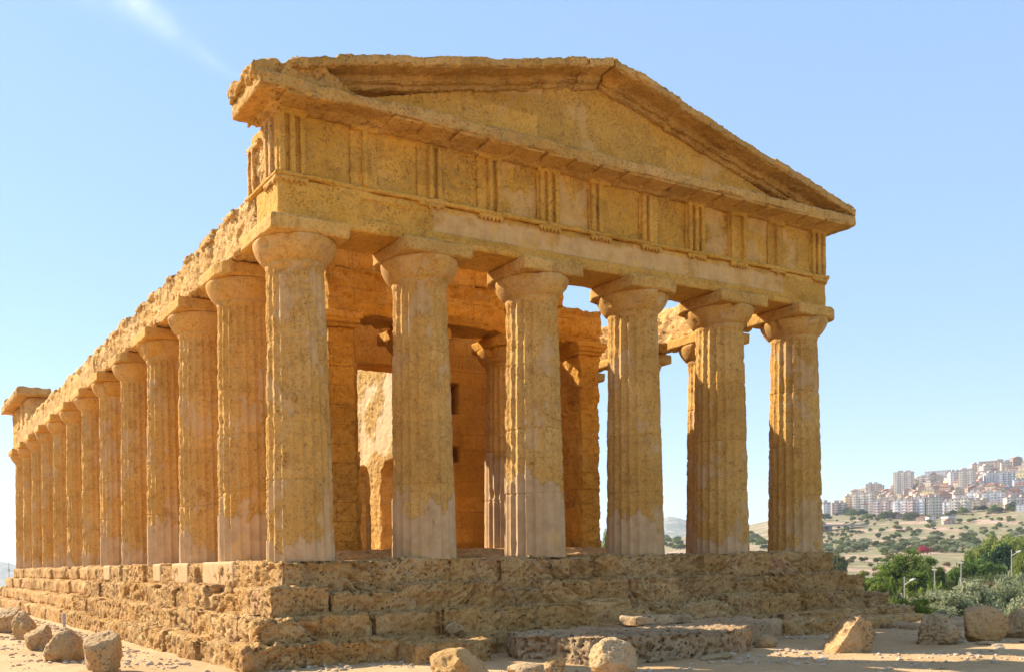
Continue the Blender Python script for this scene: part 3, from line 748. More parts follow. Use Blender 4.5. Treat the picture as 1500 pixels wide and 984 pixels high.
boulder('boulder', 'low slanted golden boulder, third from the viewer in the left row', (-3.65, 6.0, G), (0.66, 0.75, 0.74), 13, M_rockg, GB, rz=0.3, tilt=(0.2, 0.5))
boulder('boulder', 'upright oval boulder with a pale left side, fourth in the left boulder row', (-3.45, 9.9, G), (0.72, 0.7, 0.92), 36, M_rock, GB, rz=2.1)
boulder('boulder', 'blocky boulder cut by the left edge of the picture, farthest in its row', (-3.5, 13.2, G), (0.8, 0.8, 0.9), 41, M_rock, GB, rz=0.2)
GF = 'boulders on the ground before the temple front'
boulder('boulder', 'rounded boulder with a golden patch, half cut by the bottom edge of the picture', (0.97, -4.75, G - 0.06), (0.98, 0.8, 0.72), 52, M_rockg, GF, cuts=7)
boulder('boulder', 'egg-shaped grey brown boulder in front of the long pitted slab', (3.5, -5.35, G - 0.02), (0.84, 0.76, 0.74), 61, M_rock, GF, cuts=6)
bm = bmesh.new()
bm_prism(bm, [(-0.47, -0.06), (-0.30, 0.20), (-0.10, 0.50), (0.06, 0.70), (0.20, 0.73), (0.38, 0.56), (0.44, 0.34), (0.36, 0.06), (0.22, -0.08)], 'y', -0.34, 0.34)
me = remesh(bm, 0.022); V = getco(me); V[:, 1] *= 1.0 - 0.18 * np.clip(np.abs(V[:, 2] - 0.25) / 0.5, 0, 1) ** 1.5 - 0.2 * np.clip((np.abs(V[:, 0]) - 0.1) / 0.4, 0, 1); V[:, 1] += 0.12 * (V[:, 0] - 0.1); setco(me, V)
erode(me, amp=0.03, scale=4.0, seed=2.9, chip=0.10, pits=0.03, frac=0.015, big=0.03)
o = link('boulder', me, M_rockg); o.location = (9.75, -5.15, G); o.rotation_euler.z = -0.52
tag(o, 'tall pointed tan boulder leaning right, alone on the sunlit strip of ground', 'boulder', GF)
GR = 'boulders at the edge of the terrace'
boulder('boulder', 'knobbly pitted boulder before the olive trees, first of the right-hand row', (12.6, -5.25, G), (1.0, 0.85, 0.74), 83, M_rock, GR, cuts=5, rough=2.6)
boulder('boulder', 'large round boulder with an orange lower face, middle one of the right row', (13.8, -5.5, G), (1.05, 0.85, 0.88), 98, M_rockg, GR, cuts=6)
boulder('boulder', 'pale cracked boulder cut by the right edge of the picture', (15.3, -5.5, G), (0.85, 0.8, 0.78), 105, M_rock, GR, cuts=8)
boulder('rock', 'sunlit tan rock at the right end of the long pitted slab', (9.15, -3.75, G), (0.55, 0.42, 0.34), 113, M_rock, cuts=7, cat='rock', vo=4)
boulder('rock', 'small block of stone tucked behind the tall pointed boulder', (12.5, -3.7, G), (0.5, 0.42, 0.34), 118, M_rockg, cuts=8, cat='rock', vo=4)
boulder('rock', 'squarish golden rock between the two front boulders', (3.15, -4.35, G), (0.52, 0.42, 0.32), 127, M_rockg, cuts=12, cat='rock', vo=4)
boulder('rock', 'low greyish rock beside the squarish golden rock', (2.45, -4.5, G), (0.6, 0.5, 0.26), 133, M_rock, cuts=7, cat='rock', vo=4)
boulder('rock', 'low flat rock at the foot of the long slab in the shade', (6.7, -4.65, G), (0.7, 0.45, 0.16), 139, M_rock, cuts=8, cat='rock', vo=4)
boulder('rock', 'small rough stone perched on the third step near the left corner', (3.3, -1.12, -1.52), (0.42, 0.3, 0.26), 144, M_rock, cuts=7, cat='rock', vo=4)
boulder('rock', 'flat sunlit stone lying beside the knobbly boulder', (12.9, -6.0, G), (0.5, 0.35, 0.12), 151, M_rock, cuts=7, cat='rock', vo=4)
boulder('rock', 'flat orange stone lying before the large round boulder', (13.9, -6.3, G), (0.45, 0.3, 0.10), 152, M_rockg, cuts=7, cat='rock', vo=4)

def block(name, label, boxes, seed, mat, voxel=0.035, prisms=(), cat='stone block', group=None, **kw):
    o = stone(name, boxes, voxel, mat, None, seed=seed, prisms=prisms, **kw)
    return tag(o, label, cat, group)
KW = dict(amp=0.04, scale=4.0, pits=0.11, chip=0.10, frac=0.025)
block('stone_slab', 'long grey pitted stone slab lying before the front steps', [], 1.5, M_slab, prisms=[([(4.35, -3.95), (7.2, -4.45), (8.55, -3.95), (8.55, -3.2), (5.2, -2.9), (4.2, -3.1)], 'z', -2.08, -1.50)], **KW)
block('stone_slab', 'sunlit pale broken slab at the left end of the long pitted slab', [], 2.5, M_slab, prisms=[([(3.95, -2.35), (4.5, -3.0), (5.1, -2.8), (5.0, -1.6), (4.2, -1.6)], 'z', -2.08, -1.53)], **KW)
block('stone_slab', 'flat paving stone between the long slab and the steps', [], 3.5, M_slab, prisms=[([(4.9, -2.95), (8.5, -3.3), (11.2, -2.6), (11.4, -1.2), (4.9, -1.4)], 'z', -2.08, -1.56)], amp=0.05, scale=1.8, chip=0.05)
block('stone_slab', 'thin oblong slab with a reddish patch resting on the paving stones', [(7.35, -2.0, -1.56, 9.1, -1.5, -1.36)], 4.5, M_slab, amp=0.05, scale=2.4, chip=0.06)
GS = 'foundation blocks exposed at the foot of the front'
block('foundation_block', 'dark split foundation block left of the gap, behind the tall pointed boulder', [(9.2, -2.0, -2.1, 11.75, -1.2, -1.62)], 5.5, M_step, group=GS, amp=0.07, scale=2.4, chip=0.07, pits=0.05)
block('foundation_block', 'raised foundation block with a ledge, right of the dark gap', [(11.9, -2.15, -2.1, 14.1, -1.2, -1.66), (12.6, -1.9, -2.0, 15.2, -1.2, -1.50)], 6.5, M_step, group=GS, amp=0.07, scale=2.4, chip=0.07, pits=0.05)
block('foundation_block', 'foundation block at the far right corner of the steps', [(14.4, -2.1, -2.1, 17.9, -1.2, -1.72)], 7.5, M_step, group=GS, amp=0.06, scale=2.2, chip=0.06)
block('foundation_block', 'low ledge of pale paving beyond the right corner of the steps', [(15.6, -3.0, -2.1, 19.5, -1.9, -1.88)], 8.5, M_slab, group=GS, amp=0.05, scale=2.2, chip=0.05)
block('foundation_block', 'pitted foundation block just right of the lowest step corner', [(1.75, -2.15, -2.1, 3.45, -1.3, -1.60)], 9.5, M_step, group=GS, amp=0.07, scale=2.4, chip=0.09, pits=0.05)
#BACKDROP
# ------------------------------------------------------------------ terrain
def elev(u, v):
    """tangent of the elevation and compass angle of an image ray"""
    d = dirpx(u, v); h = math.hypot(d.x, d.y); return d.z / h, math.atan2(d.x, d.y)
_us = [1000, 1100, 1200, 1240, 1270, 1320, 1400, 1440, 1500]
_rs = [45, 90, 150, 200, 350, 600, 900, 1250, 1500, 2000]
_vt = {  # ground height in image rows for each distance, read off the photograph; from left to right along _us
    350: [838, 838, 838, 840, 842, 843, 845, 846, 848],
    600: [816, 816, 814, 812, 812, 811, 811, 811, 811],
    900: [800, 798, 790, 788, 787, 786, 785, 785, 784],
    1250: [790, 780, 756, 756, 756, 754, 750, 747, 742],
    1500: [788, 774, 750, 742, 738, 734, 724, 720, 715],
    2000: [786, 768, 746, 732, 720, 712, 697, 682, 673]}
_az = [elev(u, 800)[1] for u in _us]
_tab = []
for rr_ in _rs:
    if rr_ in _vt: _tab.append([CAM[2] + rr_ * elev(u, v)[0] for u, v in zip(_us, _vt[rr_])])
    else: _tab.append([{45: -5.6, 90: -8.0, 150: -9.0, 200: -9.2}[rr_]] * len(_us))
_az = [_az[0] - 0.35, _az[0] - 0.12] + _az + [_az[-1] + 0.5]
_tab = [[min(r_[0], -12) if k > 3 else r_[0], (r_[0] + min(r_[0], -8)) / 2] + r_ + [r_[-1] * 1.15] for k, r_ in enumerate(_tab)]
_tab = np.array(_tab); _lr = np.log(np.array(_rs, float)); _azn = np.array(_az)
def height(X, Y, detail=True):
    X = np.asarray(X, float); Y = np.asarray(Y, float)
    dx, dy = X - CAM[0], Y - CAM[1]
    r = np.hypot(dx, dy) + 1e-6; az = np.arctan2(dx, dy)
    ai = np.interp(az, _azn, np.arange(len(_azn))); li = np.interp(np.log(r), _lr, np.arange(len(_lr)))
    a0 = np.clip(np.floor(ai).astype(int), 0, len(_azn) - 2); l0 = np.clip(np.floor(li).astype(int), 0, len(_lr) - 2)
    fa_, fl = ai - a0, li - l0; fl = fl * fl * (3 - 2 * fl) * 0.5 + fl * 0.5
    zr = (_tab[l0, a0] * (1 - fa_) + _tab[l0, a0 + 1] * fa_) * (1 - fl) + (_tab[l0 + 1, a0] * (1 - fa_) + _tab[l0 + 1, a0 + 1] * fa_) * fl
    zr = zr * (1 - sstep(2100, 3800, r)) + (-40) * sstep(2100, 3800, r)
    # the other side falls to the sea
    side = sstep(R(34), R(20), az) + (az > R(110)) + (az < R(-20))
    side = np.clip(side, 0, 1)
    zs = -2 - 90 * sstep(60, 1500, r)
    zb = zr * (1 - side) + zs * side
    pl = sstep(19.8, 32, X + 0.8 * np.sin(Y * 0.35)) 
    pl = np.maximum(pl, sstep(70, 160, Y)); pl = np.maximum(pl, sstep(-45, -120, X)); pl = np.maximum(pl, sstep(-60, -160, Y))
    z = -2.0 * (1 - pl) + np.minimum(zb, zb) * pl
    if detail:
        P = np.stack([X, Y, X * 0], 1)
        m = np.exp(-r / 60.0)
        z = z + m * (0.055 * fbm(P, 0.35, 3) + 0.025 * fbm(P, 2.2, 4)) * (1 + 0 * X)
        far = sstep(60, 300, r)
        z = z + far * (1.2 * fbm(P, 0.012, 4) + 0.4 * fbm(P, 0.06, 3)) * (r < 4000)
        # far blue hills
        for (u, v, dist, wdt) in ((988, 763, 4700, 330), (1013, 776, 4600, 300), (950, 776, 4800, 400), (1110, 771, 3600, 260), (1150, 768, 3700, 300), (1085, 777, 4000, 300), (-20, 824, 5000, 500), (18, 830, 5000, 200)):
            te, a_ = elev(u, v)
            cx_, cy_ = CAM[0] + dist * math.sin(a_), CAM[1] + dist * math.cos(a_)
            hh = CAM[2] + dist * te + 60
            dd_ = np.hypot(X - cx_, Y - cy_)
            z = np.maximum(z, -60 + (hh) * np.exp(-(dd_ / wdt) ** 2) * (1.0 + 0.25 * fbm(P, 0.003, 4)) * (hh > 0))
    return z
def on_ground(u, v, rmin=25, rmax=2600):
    d = dirpx(u, v); h = math.hypot(d.x, d.y)
    rs = np.geomspace(rmin, rmax, 500)
    X = CAM[0] + d.x / h * rs; Y = CAM[1] + d.y / h * rs; Z = CAM[2] + d.z / h * rs
    H = height(X, Y)
    k = np.nonzero(Z < H)[0]
    if len(k) == 0: return None
    i = k[0]; return (float(X[i]), float(Y[i]), float(H[i]), float(rs[i]))
def at_r(u, r, dz=0.0):
    _, a_ = elev(u, 800)
    X = CAM[0] + r * math.sin(a_); Y = CAM[1] + r * math.cos(a_)
    return (X, Y, float(height([X], [Y])[0]) + dz, r)
az_list = np.concatenate([np.arange(-10, 76, 0.22), np.arange(76, 350, 4.0)])
az_list = np.radians(az_list); na = len(az_list)
rad = [0.02]; 
while rad[-1] < 26000:
    q = rad[-1]
    rad.append(q * 1.25 + 0.1 if q < 4 else (q * 1.0065 if q < 40 else (q * 1.02 if q < 2600 else q * 1.06)))
rad = np.array(rad); nr = len(rad)
RR, AA = np.meshgrid(rad, az_list, indexing='ij'); RR = RR.ravel(); AA = AA.ravel()
X = CAM[0] + RR * np.sin(AA); Y = CAM[1] + RR * np.cos(AA)
Z = height(X, Y)
i = np.arange(nr - 1)[:, None] * na; j = np.arange(na)[None]; j2 = (j + 1) % na
F = np.stack([i + j, i + na + j, i + na + j2, i + j2], -1).reshape(-1, 4)
gm = mesh_np('ground', np.stack([X, Y, Z], 1), F[:, ::-1])

g = NG('ground_soil')
co = g.n('ShaderNodeTexCoord').outputs['Object']
sep = g.n('ShaderNodeSeparateXYZ'); g.put(sep.inputs[0], co)
sub = g.n('ShaderNodeVectorMath', operation='SUBTRACT'); g.put(sub.inputs[0], co); sub.inputs[1].default_value = tuple(CAM)
ln = g.n('ShaderNodeVectorMath', operation='LENGTH'); g.put(ln.inputs[0], sub.outputs[0]); dist = ln.outputs['Value']
n1 = g.noise(co, 0.35, 6, 0.6, 0.3); n2 = g.noise(co, 3.0, 6, 0.65); n3 = g.noise(co, 22, 5, 0.7)
near = g.mix(g.ramp(n1, 0.35, 0.65), (0.52, 0.34, 0.165), (0.43, 0.27, 0.12))
near = g.mix(g.ramp(n2, 0.5, 0.7, 0, 0.5), near, (0.60, 0.42, 0.23))
near = g.mix(g.ramp(n3, 0.55, 0.72, 0, 0.6), near, (0.36, 0.23, 0.12))
vo = g.n('ShaderNodeTexVoronoi'); g.put(vo.inputs['Vector'], co); vo.inputs['Scale'].default_value = 9
peb = g.math('MULTIPLY', g.ramp(vo.outputs['Distance'], 0.10, 0.25, 1, 0), g.ramp(n2, 0.5, 0.62))
near = g.mix(g.math('MULTIPLY', peb, 0.6), near, (0.55, 0.47, 0.38))
f1 = g.noise(co, 0.006, 5, 0.55, 0.5); f2 = g.noise(co, 0.03, 6, 0.65); f3 = g.noise(co, 0.25, 5, 0.7)
farc = g.mix(g.ramp(f1, 0.38, 0.62), (0.49, 0.305, 0.215), (0.40, 0.26, 0.17))
farc = g.mix(g.ramp(f2, 0.38, 0.52, 0, 0.85), farc, (0.19, 0.18, 0.08))
farc = g.mix(g.ramp(f3, 0.53, 0.62, 0, 0.8), farc, (0.11, 0.125, 0.05))
farc = g.mix(g.ramp(dist, 2300, 4500), farc, g.mix(g.ramp(f2, 0.45, 0.6), (0.10, 0.12, 0.08), (0.26, 0.22, 0.16)))
mid = g.mix(g.ramp(n1, 0.42, 0.60), (0.30, 0.25, 0.10), (0.13, 0.15, 0.05))
xf = g.ramp(sep.outputs['X'], 20.5, 24)
zf = g.ramp(sep.outputs['Z'], -2.4, -3.2)
nf = g.math('MAXIMUM', g.math('MULTIPLY', zf, 1.0), g.ramp(dist, 120, 260))
col = g.mix(nf, near, mid)
col = g.mix(g.ramp(dist, 110, 230), col, farc)
hg = g.math('ADD', g.math('MULTIPLY', n2, 1.0), g.math('ADD', g.math('MULTIPLY', n3, 0.35), g.math('MULTIPLY', peb, 0.4)))
nrm = g.bump(hg, 0.05, 0.8)
M_ground = g.out(col, nrm)
tag(link('ground', gm, M_ground), kind='structure')

g = NG('sea_water'); g.b.inputs['Roughness'].default_value = 0.25
M_sea = g.out((0.03, 0.10, 0.16))
a_ = np.radians(np.arange(0, 360, 3.0)); V = np.concatenate([np.stack([400 * np.sin(a_), 400 * np.cos(a_), a_ * 0 - 80], 1), np.stack([30000 * np.sin(a_), 30000 * np.cos(a_), a_ * 0 - 80], 1)])
n_ = len(a_); F = np.array([[k, (k + 1) % n_, n_ + (k + 1) % n_, n_ + k] for k in range(n_)])
tag(link('sea', mesh_np('sea', V, F[:, ::-1]), M_sea), kind='structure')

# gravel on the near ground
V_, F_ = [], []
ico = bmesh.new(); bmesh.ops.create_icosphere(ico, subdivisions=1, radius=1)
iv = np.array([v.co[:] for v in ico.verts]); ifc = np.array([[v.index for v in f.verts] for f in ico.faces]); ico.free()
rg = np.random.default_rng(11); cnt = 0
px_ = []; 
while len(px_) < 8500:
    x_, y_ = rg.uniform(-6, 19), rg.uniform(-10, 20)
    if (x_ > -1.7 and y_ > -1.4) or (y_ > -1.4 and x_ > -1.7): continue
    if y_ > -1.4 and x_ > -1.7: continue
    if 3.8 < x_ < 11.5 and -4.3 < y_: continue
    k = fbm([[x_, y_, 0]], 0.5, 3)[0]
    nearstep = max(0.0, 1 - max(0, -1.4 - y_) / 1.6) if x_ > -1.7 else max(0.0, 1 - (-1.7 - x_) / 1.2)
    if rg.random() > 0.22 + 1.6 * k + 0.6 * nearstep: continue
    px_.append((x_, y_))
px_ = np.array(px_); pz = height(px_[:, 0], px_[:, 1])
for k in range(len(px_)):
    s = 0.010 + 0.05 * rg.random() ** 5 + (rg.uniform(0.02, 0.07) if rg.random() < 0.02 else 0)
    vv = iv * (1 + 0.3 * rg.normal(size=(len(iv), 1)) * 0.6) * np.array([s * rg.uniform(0.8, 1.4), s * rg.uniform(0.8, 1.3), s * 0.7])
    V_.append(vv + np.array([px_[k, 0], px_[k, 1], pz[k] + s * 0.2])); F_.append(ifc + 12 * k)
g = NG('gravel_stone'); co = g.n('ShaderNodeTexCoord').outputs['Object']
M_gravel = g.out(g.mix(g.ramp(g.noise(co, 3.3, 3), 0.35, 0.65), (0.40, 0.29, 0.18), (0.52, 0.40, 0.27)))
tag(link('gravel', mesh_np('gravel', np.concatenate(V_), np.concatenate(F_), False), M_gravel), kind='stuff')

# ------------------------------------------------------------------ vegetation
def foliage_mat(name, a, b, c, rough=0.8):
    g = NG(name)
    at_ = g.attr('tint'); co = g.n('ShaderNodeTexCoord').outputs['Object']
    col = g.mix(at_, a, b); col = g.mix(g.ramp(g.noise(co, 1.3, 3), 0.5, 0.7, 0, 0.7), col, c)
    g.b.inputs['Roughness'].default_value = rough
    tr = g.n('ShaderNodeBsdfTranslucent'); g.put(tr.inputs['Color'], col)
    mx = g.n('ShaderNodeMixShader'); mx.inputs[0].default_value = 0.42
    g.out(col)
    g.t.links.new(g.b.outputs[0], mx.inputs[1]); g.t.links.new(tr.outputs[0], mx.inputs[2])
    g.t.links.new(mx.outputs[0], g.t.nodes['Material Output'].inputs['Surface'])
    return g.m
F_olive = foliage_mat('olive_leaf', (0.20, 0.225, 0.115), (0.38, 0.39, 0.23), (0.32, 0.32, 0.14))
F_pine = foliage_mat('pine_needle', (0.05, 0.09, 0.02), (0.26, 0.33, 0.055), (0.14, 0.19, 0.035))
F_stone = foliage_mat('stone_pine_needle', (0.05, 0.09, 0.025), (0.20, 0.29, 0.06), (0.10, 0.16, 0.035))
F_bright = foliage_mat('bright_leaf', (0.16, 0.20, 0.04), (0.33, 0.37, 0.08), (0.21, 0.26, 0.05))
F_dark = foliage_mat('dark_leaf', (0.02, 0.055, 0.025), (0.06, 0.11, 0.045), (0.03, 0.07, 0.03))
F_dry = foliage_mat('dry_twig', (0.22, 0.16, 0.08), (0.30, 0.24, 0.12), (0.20, 0.17, 0.08))
F_scrub = foliage_mat('scrub_leaf', (0.09, 0.12, 0.045), (0.18, 0.20, 0.08), (0.14, 0.14, 0.06))
F_red = foliage_mat('magenta_flower', (0.40, 0.03, 0.07), (0.55, 0.06, 0.12), (0.30, 0.05, 0.08))
g = NG('bark'); co = g.n('ShaderNodeTexCoord').outputs['Object']
M_bark = g.out(g.mix(g.noise(co, 4, 4), (0.10, 0.07, 0.045), (0.20, 0.15, 0.10)))

def crown_mesh(seed, clumps, n, leaf, flat=1.0, spread=1.0):
    """clumps: list of (x,y,z,rx,ry,rz); n leaves in all"""
    rg = np.random.default_rng(seed)
    C_ = np.array(clumps, float); vol = C_[:, 3] * C_[:, 4]; pk = vol / vol.sum()
    k = rg.choice(len(C_), n, p=pk)
    d = rg.normal(size=(n, 3)); d /= np.linalg.norm(d, axis=1)[:, None]
    rad_ = rg.random(n) ** 0.45
    d2 = d * rad_[:, None]
    lump = 1 + 0.35 * fbm(C_[k, :3] * 0.7 + d * 1.6 + seed, 1.3, 3)
    P = C_[k, :3] + d2 * C_[k, 3:6] * lump[:, None]
    keep = fbm(P / (C_[:, 3].mean()) * 1.6 + seed * 3, 1.0, 2) > -0.22
    P = P[keep]; d = d[keep]; n = len(P)
    nrm = d + rg.normal(size=(n, 3)) * 0.7; nrm[:, 2] += 0.3; nrm /= np.linalg.norm(nrm, axis=1)[:, None]
    t = np.cross(nrm, rg.normal(size=(n, 3))); t /= np.linalg.norm(t, axis=1)[:, None]
    b = np.cross(nrm, t)
    s = leaf * rg.uniform(0.6, 1.4, n)[:, None]
    V = np.stack([P - t * s, P - b * s * 0.45 * spread, P + t * s, P + b * s * 0.45 * spread], 1).reshape(-1, 3)
    F = np.arange(4 * n).reshape(-1, 4)
    me = mesh_np('crown', V, F, False)
    tint = np.clip(0.5 + 0.9 * fbm(P + seed, 1.0 / max(0.3, C_[:, 3].mean()), 2) + rg.normal(size=n) * 0.18, 0, 1)
    setattr_f(me, 'tint', np.repeat(tint, 4))
    return me
def trunk_mesh(seed, h, r0, clumps, lean=0.0):
    r = random.Random(seed); V, F = [], []
    def tube(pts, rads, n=7):
        b0 = len(V)
        for (p, q) in zip(pts, rads):
            for k in range(n):
                a = 2 * math.pi * k / n; V.append((p[0] + q * math.cos(a), p[1] + q * math.sin(a), p[2]))
        for i_ in range(len(pts) - 1):
            for k in range(n): F.append((b0 + i_ * n + k, b0 + i_ * n + (k + 1) % n, b0 + (i_ + 1) * n + (k + 1) % n, b0 + (i_ + 1) * n + k))
    top = (lean, r.uniform(-.1, .1) * h, h)
    tube([(0, 0, -0.6), (0.02 * h, 0, h * 0.3), (lean * 0.6, top[1] * 0.5, h * 0.65), top], [r0 * 1.3, r0, r0 * 0.8, r0 * 0.6])
    for c in r.sample(clumps, min(len(clumps), 7)):
        m_ = ((top[0] + c[0]) / 2 + r.uniform(-.2, .2), (top[1] + c[1]) / 2, (top[2] * 0.9 + c[2]) / 2)
        tube([(lean * 0.6, top[1] * 0.5, h * 0.65), m_, (c[0], c[1], c[2])], [r0 * 0.5, r0 * 0.35, r0 * 0.12], 5)
    return mesh_np('trunk', V, F)
def rnd_clumps(seed, n, w, d, z0, z1, rc, flat=0.7, dome=True):
    r = random.Random(seed); out = []
    for _ in range(n):
        a = r.uniform(0, 2 * math.pi); q = r.random() ** 0.5
        x_, y_ = math.cos(a) * q * w, math.sin(a) * q * d
        zt = z0 + (z1 - z0) * (math.sqrt(max(0, 1 - q * q * 0.85)) if dome else 1) * r.uniform(0.35, 1)
        s = rc * r.uniform(0.7, 1.25); out.append((x_, y_, zt, s, s, s * flat))
    return out
_proto = {}
def proto(kind, v):
    key = (kind, v)
    if key in _proto: return _proto[key]
    sd = hash_ = sum(map(ord, kind)) + v * 13
    if kind == 'olive':       # unit: 5 m wide, 3.6 m high
        cl = rnd_clumps(sd, 34, 2.1, 2.1, 0.4, 3.3, 0.8, 0.8); c = crown_mesh(sd, cl, 34000, 0.085); t = trunk_mesh(sd, 1.2, 0.22, cl)
        m_ = F_olive
    elif kind == 'pine':      # 9 m wide 11 m high
        cl = rnd_clumps(sd, 44, 3.4, 3.4, 1.6, 10.6, 1.5, 0.5); c = crown_mesh(sd, cl, 26000, 0.17); t = trunk_mesh(sd, 6.5, 0.28, cl); m_ = F_pine
    elif kind == 'umbrella':  # flat topped
        cl = rnd_clumps(sd, 30, 3.5, 3.5, 4.6, 6.7, 1.2, 0.5); c = crown_mesh(sd, cl, 15000, 0.18); t = trunk_mesh(sd, 4.9, 0.22, cl, 0.5); m_ = F_stone
    elif kind == 'broad':     # 8 m wide 7 m high
        cl = rnd_clumps(sd, 32, 3.0, 3.0, 0.9, 6.4, 1.35, 0.8); c = crown_mesh(sd, cl, 14000, 0.20); t = trunk_mesh(sd, 2.6, 0.25, cl); m_ = F_bright
    elif kind == 'shrub':     # 3 m wide 2 m high
        cl = rnd_clumps(sd, 12, 1.1, 1.1, 0.4, 1.6, 0.6, 0.75); c = crown_mesh(sd, cl, 1800, 0.16); t = trunk_mesh(sd, 0.6, 0.08, cl); m_ = F_scrub
    _proto[key] = (c, t, m_); return _proto[key]
_mats = {}
def crown_with(kind, v, mat):
    c, t, m_ = proto(kind, v)
    if mat is None or mat == m_:
        if not c.materials: c.materials.append(m_)
        return c, t
    key = (kind, v, mat.name)
    if key not in _mats:
        c2 = c.copy(); c2.materials.clear(); c2.materials.append(mat); _mats[key] = c2
    return _mats[key], t
def tree(name, label, cat, pos, kind, v, w_, h_, mat=None, group=None, rz=0.0, sink=0.0):
    base_w = {'olive': 5.4, 'pine': 9.0, 'umbrella': 9.0, 'broad': 8.4, 'shrub': 3.2}[kind]
    base_h = {'olive': 3.9, 'pine': 11.2, 'umbrella': 7.3, 'broad': 7.3, 'shrub': 2.1}[kind]
    e = empty(name, (pos[0], pos[1], pos[2] - sink), rz); e.scale = (w_ / base_w, w_ / base_w, h_ / base_h)
    c, t = crown_with(kind, v, mat)
    link('crown', c, None, e)
    link('trunk', t, M_bark, e)
    return tag(e, label, cat, group)
def px_tree(name, label, cat, u, vtop, wpx, r, kind, v, mat=None, vbase=None, group=None):
    """a tree standing on the terrain at distance r (or where the row vbase meets it)"""
    if r is None:
        q = on_ground(u, vbase, 60)
        if q is None: return None
        r = q[3]
    p_ = at_r(u, r); te, _a = elev(u, vtop)
    top = CAM[2] + r * te; h_ = max(0.8, top - p_[2]); d = dirpx(u, vtop)
    depth = r / math.hypot(d.x, d.y)
    return tree(name, label, cat, p_, kind, v, wpx / FPX * depth, h_, mat, group, rz=v * 1.3 + u)

GO = 'olive trees behind the right-hand boulders'
px_tree('olive_tree', 'silvery olive tree directly behind the knobbly boulder', 'tree', 1376, 862, 140, 36, 'olive', 0, group=GO)
px_tree('olive_tree', 'tall broad silvery olive tree behind the large round boulder', 'tree', 1440, 840, 185, 42, 'olive', 1, group=GO)
px_tree('olive_tree', 'olive tree cut by the right edge of the picture behind the cracked boulder', 'tree', 1503, 848, 150, 39, 'olive', 2, group=GO)
px_tree('olive_tree', 'yellowish olive tree beside the far right corner of the steps', 'tree', 1338, 884, 62, 33, 'olive', 2, F_bright, group=GO)
px_tree('olive_tree', 'rounded olive tree between the knobbly and the large round boulder', 'tree', 1410, 856, 100, 46, 'olive', 2, group=GO)
px_tree('olive_tree', 'olive tree with yellow green foliage left of the knobbly boulder', 'tree', 1352, 872, 70, 44, 'olive', 0, F_bright, group=GO)
px_tree('olive_tree', 'olive tree rising behind the gap between the large and the cracked boulder', 'tree', 1478, 846, 100, 50, 'olive', 0, group=GO)
px_tree('pine_tree', 'tallest dark green pine with a rounded top beyond the temple corner', 'tree', 1324, 797, 80, 150, 'pine', 0)
px_tree('pine_tree', 'low bushy pine at the left foot of the tallest pine', 'tree', 1286, 822, 56, 152, 'pine', 1)
px_tree('pine_tree', 'open flat-branched pine at the right of the tallest pine', 'tree', 1358, 808, 56, 158, 'pine', 2)
px_tree('pine_tree', 'small bright green pine next to the step corner', 'tree', 1260, 831, 22, 150, 'pine', 1, F_bright)
px_tree('umbrella_pine', 'umbrella pine with a flat crown beside the second lamp pole', 'tree', 1412, 819, 46, 165, 'umbrella', 0)
px_tree('umbrella_pine', 'wide umbrella pine touching the dark leafy tree', 'tree', 1443, 814, 56, 175, 'umbrella', 1)
px_tree('leafy_tree', 'very dark green leafy tree at the right edge, below the bright ones', 'tree', 1462, 790, 64, 215, 'broad', 0, F_dark)
px_tree('leafy_tree', 'smaller dark green tree at the left of the very dark one', 'tree', 1424, 799, 34, 225, 'broad', 1, F_pine)
px_tree('leafy_tree', 'large bright green tree at the right edge under the town', 'tree', 1478, 770, 70, 300, 'broad', 2, F_bright)
px_tree('leafy_tree', 'bright green tree left of the large bright one', 'tree', 1446, 777, 44, 305, 'broad', 1, F_bright)
px_tree('leafy_tree', 'yellow green tree at the extreme right edge beside the dark tree', 'tree', 1496, 792, 30, 200, 'broad', 0, F_bright)
px_tree('flowering_shrub', 'magenta flowering bougainvillea among the scrub', 'shrub', 1353, 796, 16, 560, 'shrub', 0, F_red)
px_tree('young_tree', 'bright green sapling seen between the porch pier and the fourth column', 'tree', 886, 768, 22, 46, 'olive', 0, F_bright)
GB2 = 'mixed bushes in the valley below the terrace'
kinds = [(F_olive, 'grey-green olive bush in the valley scrub'), (F_scrub, 'dull green bush in the valley scrub'), (F_dry, 'brownish dry bush in the valley scrub'), (F_bright, 'yellow-green bush in the valley scrub'), (F_pine, 'dark green bush in the valley scrub')]
rb = random.Random(8)
spots_b = [(1240, 868, 30, 90, 1), (1258, 872, 34, 80, 0), (1290, 857, 26, 95, 2), (1300, 862, 36, 88, 3), (1330, 868, 44, 75, 0), (1352, 852, 44, 100, 1), (1368, 846, 32, 110, 0), (1385, 858, 34, 85, 2), (1378, 840, 24, 118, 3),
           (1430, 826, 40, 130, 1), (1452, 832, 44, 115, 2), (1478, 822, 46, 125, 0), (1495, 838, 40, 105, 3), (1400, 850, 40, 78, 3), (1460, 846, 40, 70, 0), (1318, 878, 40, 62, 3), (1275, 880, 36, 66, 0), (1240, 884, 34, 60, 3),
           (1305, 832, 18, 130, 4), (1480, 848, 30, 74, 1), (1340, 882, 34, 55, 1), (1228, 800, 24, 260, 1), (1395, 822, 22, 170, 1), (1470, 815, 20, 180, 0), (1220, 830, 16, 200, 4), (1365, 836, 16, 140, 4)]
for (u, v, wp, r, k) in spots_b: px_tree('bush', kinds[k][1], 'bush', u, v, wp, r, 'shrub', rb.randrange(3), kinds[k][0], group=GB2)
